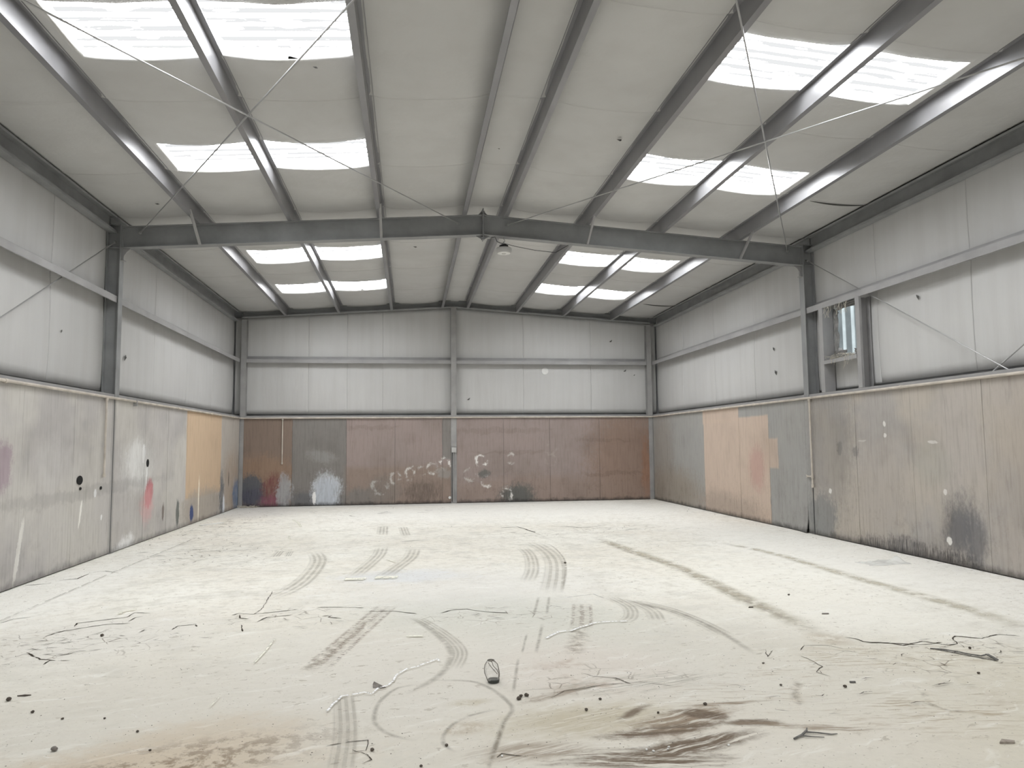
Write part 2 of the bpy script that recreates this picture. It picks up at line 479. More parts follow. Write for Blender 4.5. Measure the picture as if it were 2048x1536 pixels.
    c = t.mix(t.math('MULTIPLY', t.math('MULTIPLY', t.mr(scr, .64, .70), dens), .35), c, tone((158, 150, 136), K))
    c = t.mix(t.math('MULTIPLY', t.mr(scr, .33, .28), .4), c, tone((240, 238, 232), K))
    # specks
    spk = t.mr(t.noise(t.mapping(v0, sc=(1, .8, 1)), 40, 2, .5), .67, .72)
    c = t.mix(t.math('MULTIPLY', spk, .45), c, tone((120, 110, 98), K))
    c = t.mix(t.mr(fine, .3, .7, 0, .12, False), c, tone((170, 164, 152), K))
    hgt = t.math('ADD', t.math('MULTIPLY', fine, .5), t.math('MULTIPLY', mot, .8))
    return t.done(t.bsdf(c, .82, t.bump(hgt, .4, .012), .22))


M['floor'] = floor_mat()


def mark_mat(name, colr, strength, bands=0, tread=0.0, dash=0.0, edge=.25, grain=(.4, .6), gsc=14.0, fade=.18):
    """surface mark on a ribbon; uv = (across 0..1, metres along), uv 'run' = 0..1 along."""
    t = NT(name)
    uv = t.n('UVMap', uv_map='UVMap').outputs[0]
    rn = t.n('UVMap', uv_map='run').outputs[0]
    s1, s2 = t.n('SeparateXYZ', {0: uv}), t.n('SeparateXYZ', {0: rn})
    u, v, k = s1.outputs[0], s1.outputs[1], s2.outputs[0]
    d = t.math('ABSOLUTE', t.math('SUBTRACT', u, .5))
    a = t.mr(d, .5, .5 - edge)
    a = t.math('MULTIPLY', a, strength)
    p = t.pos()
    nz = t.noise(p, gsc, 4, .65)
    a = t.math('MULTIPLY', a, t.mr(nz, grain[0], grain[1]))
    if bands:
        b = t.mr(t.math('SINE', t.math('MULTIPLY', u, 2 * math.pi * bands)), -.5, .5, .35, 1)
        a = t.math('MULTIPLY', a, b)
    if tread:
        zz = t.math('ADD', v, t.math('MULTIPLY', t.math('PINGPONG', t.math('MULTIPLY', u, 4), 1.0), tread * .6))
        b = t.mr(t.math('SINE', t.math('MULTIPLY', zz, 2 * math.pi / tread)), -.4, .5, .35, 1)
        a = t.math('MULTIPLY', a, b)
    if dash:
        b = t.mr(t.noise(t.n('CombineXYZ', {0: v}).outputs[0], dash, 2), .40, .50)
        a = t.math('MULTIPLY', a, b)
    if fade:
        a = t.math('MULTIPLY', a, t.math('MULTIPLY', t.mr(k, 0, fade), t.mr(k, 1, 1 - fade)))
    sh = t.n('BsdfDiffuse', {0: tone(colr, 1.0)}).outputs[0]
    return t.done(t.n('MixShader', {0: a, 1: t.n('BsdfTransparent').outputs[0], 2: sh}).outputs[0])


M['track_brown'] = mark_mat('dried_mud_tyre_print', (168, 154, 142), .55, 2.5, .045, 0, .12, (.38, .56), 16)
M['track_faint'] = mark_mat('faint_tyre_print', (186, 181, 172), .36, 4, 0, 0, .2, (.12, .60), 5)
M['track_thin'] = mark_mat('thin_tyre_scuff', (172, 167, 158), .40, 0, 0, 0, .5, (.20, .62), 9)
M['track_mud'] = mark_mat('crumbled_mud_track', (170, 159, 144), .45, 0, 0, 0, .5, (.40, .64), 9)
M['track_olive'] = mark_mat('olive_dust_track', (196, 190, 174), .6, 0, 0, 0, .5, (.28, .62), 4)
M['crack'] = mark_mat('open_floor_crack', (72, 66, 58), .95, 0, 0, 0, .30, (.30, .42), 9, .04)
M['joint'] = mark_mat('saw_cut_joint', (150, 146, 138), .7, 0, 0, 0, .3, (.38, .52), 6, .05)
M['chalk'] = mark_mat('white_chalk_line', (252, 252, 248), 1.0, 0, 0, 30.0, .2, (.2, .35), 30, .02)
M['dash'] = mark_mat('white_paint_dash', (240, 238, 224), .85, 0, 0, 0, .25, (.30, .5), 14, .05)


# ------------------------------------------------------------------ mesh helpers
def link(o, parent=None):
    col.objects.link(o)
    if parent is not None:
        o.parent = parent
    return o


def obj(name, verts, faces, mat, parent=None, smooth=False, loc=None):
    me = bpy.data.meshes.new(name)
    if loc is not None:
        verts = [(v[0] - loc[0], v[1] - loc[1], v[2] - loc[2]) for v in verts]
    me.from_pydata([tuple(v) for v in verts], [], faces)
    if mat is not None:
        me.materials.append(mat)
    if smooth:
        for pl in me.polygons:
            pl.use_smooth = True
    me.validate()
    o = bpy.data.objects.new(name, me)
    if loc is not None:
        o.location = loc
    return link(o, parent)


def tag(o, label=None, cat=None, group=None, kind=None):
    if label:
        o['label'] = label
    if cat:
        o['category'] = cat
    if group:
        o['group'] = group
    if kind:
        o['kind'] = kind
    return o


def empty(name, loc, label=None, cat=None, group=None, kind=None):
    o = bpy.data.objects.new(name, None)
    o.empty_display_size = .1
    o.location = loc
    col.objects.link(o)
    bpy.context.view_layer.update()
    return tag(o, label, cat, group, kind)


class MB:
    """collects solids (world coordinates); build() makes one mesh object."""
    def __init__(s):
        s.v, s.f = [], []

    def add(s, vs, fs):
        b = len(s.v)
        s.v += [tuple(x) for x in vs]
        s.f += [tuple(i + b for i in f) for f in fs]
        return s

    def box(s, x0, x1, y0, y1, z0, z1):
        vs = [(x, y, z) for z in (z0, z1) for y in (y0, y1) for x in (x0, x1)]
        return s.add(vs, [(0, 2, 3, 1), (4, 5, 7, 6), (0, 1, 5, 4), (2, 6, 7, 3), (0, 4, 6, 2), (1, 3, 7, 5)])

    def prism(s, poly, a, b):           # poly: 3d points at end a (offset zero); extruded by vector b-a
        d = Vector(b) - Vector(a)
        n = len(poly)
        vs = [Vector(q) for q in poly] + [Vector(q) + d for q in poly]
        fs = [tuple(range(n))[::-1], tuple(range(n, 2 * n))]
        fs += [(i, (i + 1) % n, n + (i + 1) % n, n + i) for i in range(n)]
        return s.add(vs, fs)

    def bar(s, p0, p1, w, h, upv=(0, 0, 1)):
        p0, p1 = Vector(p0), Vector(p1)
        d = (p1 - p0).normalized()
        sd = d.cross(Vector(upv))
        sd = sd.normalized() if sd.length > 1e-5 else Vector((1, 0, 0))
        u = sd.cross(d)
        q = [p0 + sd * a * w / 2 + u * b * h / 2 for a, b in ((-1, -1), (1, -1), (1, 1), (-1, 1))]
        return s.prism(q, p0, p1)

    def tube(s, pts, rad, n=10, caps=True):
        pts = [Vector(q) for q in pts]
        rings = []
        prev = None
        for i, q in enumerate(pts):
            d = (pts[min(i + 1, len(pts) - 1)] - pts[max(i - 1, 0)]).normalized()
            a = prev if prev is not None else (Vector((0, 0, 1)) if abs(d.z) < .9 else Vector((1, 0, 0)))
            a = (a - d * a.dot(d)).normalized()
            prev = a
            b = d.cross(a)
            rr = rad[i] if isinstance(rad, (list, tuple)) else rad
            rings.append([q + (a * math.cos(2 * math.pi * k / n) + b * math.sin(2 * math.pi * k / n)) * rr for k in range(n)])
        vs = [x for rg in rings for x in rg]
        fs = [(i * n + k, i * n + (k + 1) % n, (i + 1) * n + (k + 1) % n, (i + 1) * n + k) for i in range(len(pts) - 1) for k in range(n)]
        if caps:
            fs += [tuple(range(n))[::-1], tuple((len(pts) - 1) * n + k for k in range(n))]
        return s.add(vs, fs)

    def lathe(s, prof, c, n=24):        # prof: (radius, z)
        vs, fs = [], []
        for rr, z in prof:
            vs += [(c[0] + rr * math.cos(2 * math.pi * k / n), c[1] + rr * math.sin(2 * math.pi * k / n), c[2] + z) for k in range(n)]
        for i in range(len(prof) - 1):
            fs += [(i * n + k, i * n + (k + 1) % n, (i + 1) * n + (k + 1) % n, (i + 1) * n + k) for k in range(n)]
        fs += [tuple(range(n))[::-1], tuple((len(prof) - 1) * n + k for k in range(n))]
        return s.add(vs, fs)

    def build(s, name, mat, parent=None, smooth=False):
        c = None
        if parent is None:
            xs, ys, zs = zip(*s.v)
            c = ((min(xs) + max(xs)) / 2, (min(ys) + max(ys)) / 2, min(zs))
        else:
            c = None
        o = obj(name, s.v, s.f, mat, None, smooth, c)
        if parent is not None:
            o.parent = parent
            o.matrix_parent_inverse = parent.matrix_world.inverted()
        if smooth:
            try:
                o.data.set_sharp_from_angle(angle=math.radians(40))
            except Exception:
                pass
        return o


def thick(poly, t):                      # open 2-d polyline -> closed outline of thickness t
    P = [Vector(q) for q in poly]
    L, R = [], []
    for i, q in enumerate(P):
        ns = []
        if i > 0:
            d = (P[i] - P[i - 1]).normalized(); ns.append(Vector((-d.y, d.x)))
        if i < len(P) - 1:
            d = (P[i + 1] - P[i]).normalized(); ns.append(Vector((-d.y, d.x)))
        nn = sum(ns, Vector((0, 0)))
        nn = nn.normalized()
        k = 1 / max(.3, nn.dot(ns[0]))
        L.append(q + nn * t / 2 * k); R.append(q - nn * t / 2 * k)
    return L + R[::-1]


# ------------------------------------------------------------------ floor
b = MB().box(-.30, W + .30, YF, D + .36, -.15, 0)
floor = tag(b.build('floor', M['floor']), 'dusty pale concrete floor with tyre marks and cracks', 'floor', kind='structure')
b = MB().box(-14, W + 14, -30, YF, -.16, -.01)
tag(b.build('floor_apron', M['apron']), 'plain concrete apron outside the open doorway', 'pavement', kind='structure')

# ------------------------------------------------------------------ walls: outer cladding + insulation + plywood
SKYX = [(1.42, 4.06), (7.87, 10.42)]
SKYY = [(-2.25, -1.25), (.95, 1.95), (6.62, 7.60), (9.72, 10.70), (14.95, 16.02), (18.14, 19.2)]
HOLE_Y, HOLE_Z = (11.10, 11.93), (3.10, 4.02)

b = MB().box(-.34, -.30, YF, D + .36, 0, 5.62)
wall_left = tag(b.build('wall_left', M['cladding']), 'left side wall with grey plywood below white insulation', 'wall', kind='structure')
b = MB().box(W + .30, W + .34, YF, HOLE_Y[0] - .1, 0, 5.62).box(W + .30, W + .34, HOLE_Y[1] + .15, D + .36, 0, 5.62)
b.box(W + .30, W + .34, HOLE_Y[0] - .1, HOLE_Y[1] + .15, 0, HOLE_Z[0] - .1).box(W + .30, W + .34, HOLE_Y[0] - .1, HOLE_Y[1] + .15, HOLE_Z[1] + .1, 5.62)
wall_right = tag(b.build('wall_right', M['cladding']), 'right side wall with taupe plywood below white insulation', 'wall', kind='structure')
q = [(-.34, D + .32, 0), (W + .34, D + .32, 0), (W + .34, D + .32, 5.6), (XR, D + .32, 6.05), (-.34, D + .32, 5.6)]
wall_back = tag(MB().prism(q, (0, 0, 0), (0, .04, 0)).build('wall_back', M['cladding']), 'far gable wall with brown plywood below white insulation', 'wall', kind='structure')
DX0, DX1, DZ = 3.2, 8.2, 4.3
b = MB().box(-.34, DX0, YF - .1, YF, 0, DZ).box(DX1, W + .34, YF - .1, YF, 0, DZ)
q = [(-.34, YF - .1, DZ), (W + .34, YF - .1, DZ), (W + .34, YF - .1, 5.6), (XR, YF - .1, 6.05), (-.34, YF - .1, 5.6)]
b.prism(q, (0, 0, 0), (0, .1, 0))
wall_front = tag(b.build('wall_front', M['cladding']), 'front gable wall with a wide open doorway', 'wall', kind='structure')


def sheet(name, nu, nv, fn, mat, parent, skip=None, back=None, smooth=True):
    """grid surface fn(u,v)->point for u index list nu, v index list nv; optional skirt by vector back."""
    vs = [fn(u, v) for v in nv for u in nu]
    a = len(nu)
    fs = []
    for j in range(len(nv) - 1):
        for i in range(a - 1):
            if skip and skip((nu[i] + nu[i + 1]) / 2, (nv[j] + nv[j + 1]) / 2):
                continue
            fs.append((j * a + i, j * a + i + 1, (j + 1) * a + i + 1, (j + 1) * a + i))
    if back is not None:
        bv = Vector(back)
        edges = {}
        for f in fs:
            for k in range(4):
                e = (f[k], f[(k + 1) % 4])
                if (e[1], e[0]) in edges:
                    del edges[(e[1], e[0])]
                else:
                    edges[e] = 1
        mp = {}
        for e in list(edges):
            if abs(vs[e[0]][0] - XR) < 1e-4 and abs(vs[e[1]][0] - XR) < 1e-4:
                continue        # blankets meet without a gap along the ridge
            for i in e:
                if i not in mp:
                    mp[i] = len(vs)
                    vs.append(Vector(vs[i]) + bv)
            fs.append((e[1], e[0], mp[e[0]], mp[e[1]]))
    o = obj(name, vs, fs, mat, None, smooth)
    o.parent = parent
    o.matrix_parent_inverse = parent.matrix_world.inverted()
    return o


bpy.context.view_layer.update()


def lsp(a, b, n):
    return [a + (b - a) * i / n for i in range(n + 1)]


GZ = [2.565, 4.06, 5.42]        # levels where girts pinch the blanket


def pillow(z, zt=None):
    lv = GZ if zt is None else [2.565, 4.06, zt]
    for a, c in zip(lv, lv[1:]):
        if a <= z <= c:
            return max(0.0, math.sin(math.pi * (z - a) / (c - a))) ** .6
    return 0


def crease(s, s0, s1):         # blanket facing folds back at its two long edges
    e = min(s - s0, s1 - s)
    return -.010 * math.exp(-max(0, e) / .03)


def hole_skip(y, z):
    if not (HOLE_Y[0] < y < HOLE_Y[1] and HOLE_Z[0] < z < HOLE_Z[1]):
        return False
    k = .30
    return (y - HOLE_Y[0]) + (z - HOLE_Z[0]) > k and (HOLE_Y[1] - y) + (z - HOLE_Z[0]) > k * .9


def wall_strips(parent, x0, sgn, seams):
    for s0, s1 in zip(seams, seams[1:]):
        ph = random.uniform(0, 9)

        def fn(y, z):
            bl = .020 * pillow(z) + crease(y, s0, s1) + .010 * mnoise.noise((y * 1.3 + ph, z * .35, ph)) + .004 * mnoise.noise((y * 6, z * .6, ph))
            return (x0 - sgn * max(-.03, bl), y, z)
        holed = sgn > 0 and s0 < 11.5 < s1
        ys = [s0, s0 + .012, s0 + .03, s0 + .07] + lsp(s0 + .15, s1 - .15, 28 if holed else 10) + [s1 - .07, s1 - .03, s1 - .012, s1]
        zs = lsp(2.565, 4.06, 40 if holed else 10) + lsp(4.06, 5.44, 9)[1:]
        sheet('insulation_panel', ys, zs, fn, M['ins_wall'], parent, hole_skip if holed else None, (sgn * .05, 0, 0))


wall_strips(wall_left, -.240, -1, [YF + .05, -2.1, .05, 2.2, 4.35, 6.5, 8.62, 10.75, 12.84, 14.92, 17.02, 19.12, D + .18])
wall_strips(wall_right, W + .240, 1, [YF + .05, -2.1, .05, 2.2, 4.4, 6.6, 8.74, 10.74, 12.90, 15.01, 17.12, 19.2, D + .18])

bs = [-.2, 1.80, 2.88, 3.88, XR, 7.97, 10.02, W + .2]
for s0, s1 in zip(bs, bs[1:]):
    ph = random.uniform(0, 9)
    zt = lambda x: zb(x) + .05

    def fnb(x, k):
        z = 2.565 + (zt(x) - 2.565) * k
        bl = .022 * pillow(z, zt(x)) + crease(x, s0, s1) + .010 * mnoise.noise((x * 1.3 + ph, z * .35, ph)) + .004 * mnoise.noise((x * 6, z * .6, ph))
        return (x, D + .225 - max(-.03, bl), z)
    xs = [s0, s0 + .012, s0 + .03, s0 + .07] + lsp(s0 + .15, s1 - .15, 9) + [s1 - .07, s1 - .03, s1 - .012, s1]
    sheet('insulation_panel', xs[::-1], lsp(0, 1, 20), fnb, M['ins_wall'], wall_back, None, (0, .05, 0))


def ply(parent, mat, axis, f0, a, c, z0=.012, z1=2.425, inward=1, flare=None, th=.018):
    """one plywood board between a and c along the wall; its face stands at f0 (room side)."""
    g = .0025
    a, c = a + g, c - g
    tw = [random.uniform(-.004, .004) for _ in range(4)]
    nu, nv = ([a, a + .006, (a + c) / 2, c - .006, c], [z0, z0 + .006, .5, 1.2, z1 - .006, z1])
    if flare:
        nu = [a, a + .006] + lsp(a + .05, c - .05, 6) + [c - .006, c]
        nv = [z0, z0 + .006, .1, .2, .32, .5, .8, 1.2, 1.8, z1 - .006, z1]

    def fn(u, z):
        k, l = (u - a) / (c - a), (z - z0) / (z1 - z0)
        off = tw[0] * (1 - k) * (1 - l) + tw[1] * k * (1 - l) + tw[2] * (1 - k) * l + tw[3] * k * l
        if u in (a, c) or z in (z0, z1):
            off -= .003
        if flare:
            off += .075 * max(0, 1 - abs(u - flare) / .55) ** 2 * max(0, 1 - z / .6) ** 2
        w = f0 + inward * off
        return (w, u, z) if axis == 1 else (u, w, z)
    bk = (-inward * th, 0, 0) if axis == 1 else (0, -inward * th, 0)
    rev = (axis == 1 and inward < 0) or (axis == 0 and inward > 0)
    sheet('plywood_panel', nu[::-1] if not rev else nu, nv, fn, mat, parent, None, bk, False)


LS0 = [YF + .02, -3.6, -2.3, -1.0, .4, 1.8, 2.8, F0 - .09]
LS = [F0 + .09, 5.5, 6.9, 8.3, 9.7, 11.1, 12.48]
for a, c in list(zip(LS0, LS0[1:])) + list(zip(LS, LS[1:])):
    ply(wall_left, M['ply_left'], 1, 0.0, a, c, inward=1)
LS2 = [12.66, 13.9, 15.15, 16.41, 17.8, 19.22, 20.6, D - .02]
for a, c in zip(LS2, LS2[1:]):
    ply(wall_left, M['ply_left'], 1, 0.0, a, c, inward=1)
RS = [F0 + .09, 5.7, 7.05, 8.41, 9.77, 11.12, 12.46]
for a, c in list(zip(LS0, LS0[1:])) + list(zip(RS, RS[1:])):
    ply(wall_right, M['ply_right'], 1, W, a, c, inward=-1)
RS2 = [12.66, 14.06, 15.41, 17.38, 18.7, 20.0, D - .02]
for i, (a, c) in enumerate(zip(RS2, RS2[1:])):
    ply(wall_right, M['ply_right'], 1, W, a, c, inward=-1, flare=12.66 if i == 0 else None)
for BSX in ([.11, 1.42, 2.89, 4.24, 5.58, 5.83], [5.985, 7.34, 8.70, 10.18, 11.70]):
    for a, c in zip(BSX, BSX[1:]):
        ply(wall_back, M['ply_back'], 0, D, a, c, inward=-1)


for yc in (F0, FY):
    ply(wall_left, M['ply_left'], 1, .009, yc - .083, yc + .083, inward=1, th=.007)
    ply(wall_right, M['ply_right'], 1, W - .009, yc - .083, yc + .083, inward=-1, th=.007)


def wall_disc(name, parent, c, ru, rv, axis, mat, nrm):
    n = 20
    vs, fs = [], []
    for off in (0, nrm * .004):
        for k in range(n):
            a = 2 * math.pi * k / n
            if axis == 1:
                vs.append((c[0] + off, c[1] + ru * math.cos(a), c[2] + rv * math.sin(a)))
            else:
                vs.append((c[0] + ru * math.cos(a), c[1] + off, c[2] + rv * math.sin(a)))
    fs = [tuple(range(n)), tuple(range(n, 2 * n))[::-1]] + [(i, (i + 1) % n, n + (i + 1) % n, n + i) for i in range(n)]
    o = obj(name, vs, fs, mat)
    o.parent = parent
    o.matrix_parent_inverse = parent.matrix_world.inverted()
    return o


wall_disc('hole_dark_disc', wall_left, (.005, 11.31, 1.20), .095, .065, 1, M['dark'], 1)  # flat black discs painted for the darkness inside open holes
wall_disc('hole_dark_disc', wall_left, (.005, 11.34, 1.08), .035, .022, 1, M['dark'], 1)
wall_disc('hole_dark_disc', wall_left, (.005, 12.05, 1.05), .035, .026, 1, M['dark'], 1)
wall_disc('hole_dark_disc', wall_left, (.005, 14.05, 1.38), .06, .07, 1, M['dark'], 1)
wall_disc('white_glow_plug', wall_back, (5.785, D - .006, .165), .038, .038, 0, M['plastic_white'], -1)  # white plug disc, its colour standing for light glowing at the hole
wall_disc('round_patch', wall_back, (8.62, D + .196, 3.81), .10, .10, 0, M['plastic_white'], -1)

# ------------------------------------------------------------------ ceiling: roof sheets, sagging insulation, skylights
b = MB()
for sg in (0, 1):
    fx = (lambda x: x) if sg == 0 else (lambda x: W - x)
    x0s, x1s = (SKYX[0] if sg == 0 else (W - SKYX[1][1], W - SKYX[1][0]))

    def slab(xa, xb, ya, yb):
        q = []
        for x in (xa, xb):
            X = fx(x)
            q.append((X, zi(X) + .12))
        (xA, zA), (xB, zB) = q
        poly = [(xA, ya, zA), (xB, ya, zB), (xB, ya, zB + .03), (xA, ya, zA + .03)]
        b.prism(poly, (0, ya, 0), (0, yb, 0))
    slab(-.36, x0s - .04, YF - .1, D + .4)
    slab(x1s + .04, XR, YF - .1, D + .4)
    e = [YF - .1] + [v for yy in SKYY for v in (yy[0] - .02, yy[1] + .02)] + [D + .4]
    for ya, yb in zip(e[0::2], e[1::2]):
        slab(x0s - .04, x1s + .04, ya, yb)
ceiling = tag(b.build('ceiling', M['cladding']), 'low pitched roof lined with sagging white insulation blankets', 'ceiling', kind='structure')
bpy.context.view_layer.update()

PX = [1.225, 2.69, 4.165, 5.62, 6.29, 7.74, 9.13, 10.59]
spans = [-.20] + PX + [W + .20]
RY = [YF, -2.05, .05, 2.15, 4.25, 6.40, 8.50, 10.66, 12.62, 14.72, 16.95, 19.30, D + .25]


def roofz(x, y, ph):
    for a, c in zip(spans, spans[1:]):
        if a <= x <= c:
            k = (x - a) / (c - a)
            if a < XR < c:      # the blanket laps straight across under the ridge
                return zi(a) + (zi(c) - zi(a)) * k - .006 - .05 * k * (1 - k)
            sag = .060 * min(1, (c - a) / 1.2) * max(0.0, 4 * k * (1 - k)) ** .8
            sag *= 1 + .35 * mnoise.noise((x * .3, y * .6, ph))
            return zi(x) - .004 - sag
    return zi(x)


def in_sky(x, y):
    return any(a < x < c for a, c in SKYX) and any(a < y < c for a, c in SKYY)


def uniq(v):
    v = sorted(v)
    o = [v[0]]
    for q in v[1:]:
        if q - o[-1] > 1e-4:
            o.append(q)
    return o


for half in (0, 1):
    lo, hi = (-.20, XR) if half == 0 else (XR, W + .20)
    xs = []
    for a, c in zip(spans, spans[1:]):
        a2, c2 = max(a, lo), min(c, hi)
        if c2 - a2 > .01:
            xs += lsp(a2, c2, 10 if c2 - a2 > .8 else 4)
    xs = uniq(xs + [v for s in SKYX for v in s if lo < v < hi])
    for y0, y1 in zip(RY, RY[1:]):
        ph = random.uniform(0, 20)
        ys = uniq([y0, y0 + .012, y0 + .03, y0 + .06] + lsp(y0 + .12, y1 - .08, 10) + [y1 - .04, y1 - .02, y1] + [v for s in SKYY for v in s if y0 < v < y1])

        def fr(x, y):
            # the lapped edge of every blanket hangs a little under its neighbour
            lip = (.020 * math.exp(-(y1 - y) / .03) - .016 * math.exp(-(y - y0) / .02)) * min(1, (zi(x) - roofz(x, y, ph)) / .03)
            z = roofz(x, y, ph) - lip - .006 * min(1, (zi(x) - .004 - roofz(x, y, ph)) / .03) * mnoise.noise((x * 1.7, y * 1.7, ph))
            for s in SKYX:
                if s[0] - .02 <= x <= s[1] + .02:
                    for t_ in SKYY:
                        if t_[0] - .001 <= y <= t_[1] + .001:
                            z -= .012 * mnoise.noise((x * 3, y * 3, ph))
            return (x, y, z)
        sheet('insulation_blanket', xs, ys, fr, M['ins_roof'], ceiling, in_sky, (0, 0, .045))

n = 0
for sy in SKYY:
    for si, sx in enumerate(SKYX):
        n += 1
        x0, x1 = sx[0] - .03, sx[1] + .03
        y0, y1 = sy[0] - .03, sy[1] + .03
        prof = []
        cnt = int(round((y1 - y0) / .092))
        for i in range(cnt):
            ya = y0 + (y1 - y0) * i / cnt
            dy = (y1 - y0) / cnt
            prof += [(ya, 0), (ya + dy * .55, 0), (ya + dy * .7, .018), (ya + dy * .85, .018)]
        prof.append((y1, 0))
        xx = lsp(x0, x1, 2)
        vs = [(x, y, zi(x) + .075 + h) for (y, h) in prof for x in xx]
        a = len(xx)
        fs = [(j * a + i, (j + 1) * a + i, (j + 1) * a + i + 1, j * a + i + 1) for j in range(len(prof) - 1) for i in range(a - 1)]
        side = ('left', 'right')[si]
        row = ['nearest the front wall', 'above the camera side doorway bay', 'nearest row in view', 'second row in view', 'third row beyond the steel frame', 'farthest row by the gable wall'][SKYY.index(sy)]
        o = obj('window_%d' % n, vs, fs, M['skylight'])
        tag(o, 'corrugated fibreglass skylight on the %s slope, %s' % (side, row), 'skylight', 'roof skylights', 'structure')
        # turned-up insulation edge round the opening
        e = MB()
        q = [(sx[0], sy[0]), (sx[1], sy[0]), (sx[1], sy[1]), (sx[0], sy[1])]
        for i in range(4):
            (xa, ya), (xb, yb) = q[i], q[(i + 1) % 4]
            m_ = 24
            vs, fs = [], []
            for k in range(m_ + 1):
                x, y = xa + (xb - xa) * k / m_, ya + (yb - ya) * k / m_
                j = .020 * mnoise.noise((x * 5, y * 5, n))
                zl = roofz(min(max(x, sx[0]), sx[1]), y, 3.3) + .012
                ox, oy = (0, j) if ya == yb else (j, 0)
                vs += [(x, y, zl), (x + ox * .6, y + oy * .6, zl + .035), (x + ox, y + oy, zi(x) + .073)]
            fs = [(3 * k + h, 3 * k + 3 + h, 3 * k + 4 + h, 3 * k + 1 + h) for k in range(m_) for h in (0, 1)]
            e.add(vs, fs)
        bpy.context.view_layer.update()
        e.build('insulation_edge', M['ins_roof'], o)


# ------------------------------------------------------------------ nicks in the vinyl, dark tubes for the gaps at open laps
def tear(parent, c, du, dv, sz, nrm):
    c, du, dv, nrm = Vector(c), Vector(du), Vector(dv), Vector(nrm)
    p = [c - du * sz, c + du * sz * .9 + dv * sz * .5, c + du * sz * .3 - dv * sz * .6, c - dv * sz * .1 + nrm * sz * .5]
    o = obj('vinyl_tear', [tuple(q) for q in p], [(0, 2, 1), (0, 1, 3), (1, 2, 3), (2, 0, 3)], M['tear'])
    o.parent = parent
    o.matrix_parent_inverse = parent.matrix_world.inverted()


M['tear'] = simple('torn_vinyl_and_gap_dark', (.12, .118, .113, 1), .8)
for (x, y, sz) in ((7.44, 9.30, .045), (.74, 11.9, .035), (3.66, 7.72, .03), (4.76, 15.0, .045), (5.9, 10.05, .02)):
    tear(ceiling, (x, y, roofz(x, y, 3.3) - .022), (1, .3, 0), (-.2, 1, 0), sz, (0, 0, -1))
for (x, z, sz) in ((10.64, 4.72, .05), (11.06, 3.83, .05), (6.35, 2.98, .05), (11.35, 3.7, .03)):
    tear(wall_back, (x, D + .188, z), (1, 0, .4), (0, 0, 1), sz, (0, -1, 0))
for (y, z, sz) in ((13.4, 3.2, .06), (11.05, 3.3, .03)):
    tear(wall_left, (-.205, y, z), (0, .3, 1), (0, 1, 0), sz, (1, 0, 0))
for (y, z, sz) in ((14.1, 3.55, .05), (14.05, 3.06, .06), (9.75, 3.75, .05)):
    tear(wall_right, (W + .205, y, z), (0, .3, 1), (0, 1, 0), sz, (-1, 0, 0))
for (xa, xb, y) in ((10.95, 11.92, 10.68), (11.0, 11.95, 19.32)):
    pts, rr = [], []
    for k in range(13):
        x = xa + (xb - xa) * k / 12
        pts.append((x, y + .02 * math.sin(math.pi * k / 12), roofz(x, y, 3.3) - .026))
        rr.append(.002 + .013 * math.sin(math.pi * k / 12) ** .7)
    MB().tube(pts, rr, 6).build('lap_gap_dark', M['tear'], ceiling)  # dark tube stands in for the shade in the gap between blankets

# ------------------------------------------------------------------ steelwork
def I_beam(mb, p0, p1, depth, width, upv, tf=.012, tw=.008):
    """I section whose top face runs p0 -> p1; upv points from web to top flange."""
    p0, p1, upv = Vector(p0), Vector(p1), Vector(upv)
    mb.bar(p0 - upv * tf / 2, p1 - upv * tf / 2, width, tf, upv)
    mb.bar(p0 - upv * (depth - tf / 2), p1 - upv * (depth - tf / 2), width, tf, upv)
    mb.bar(p0 - upv * depth / 2, p1 - upv * depth / 2, tw, depth - 2 * tf, upv)


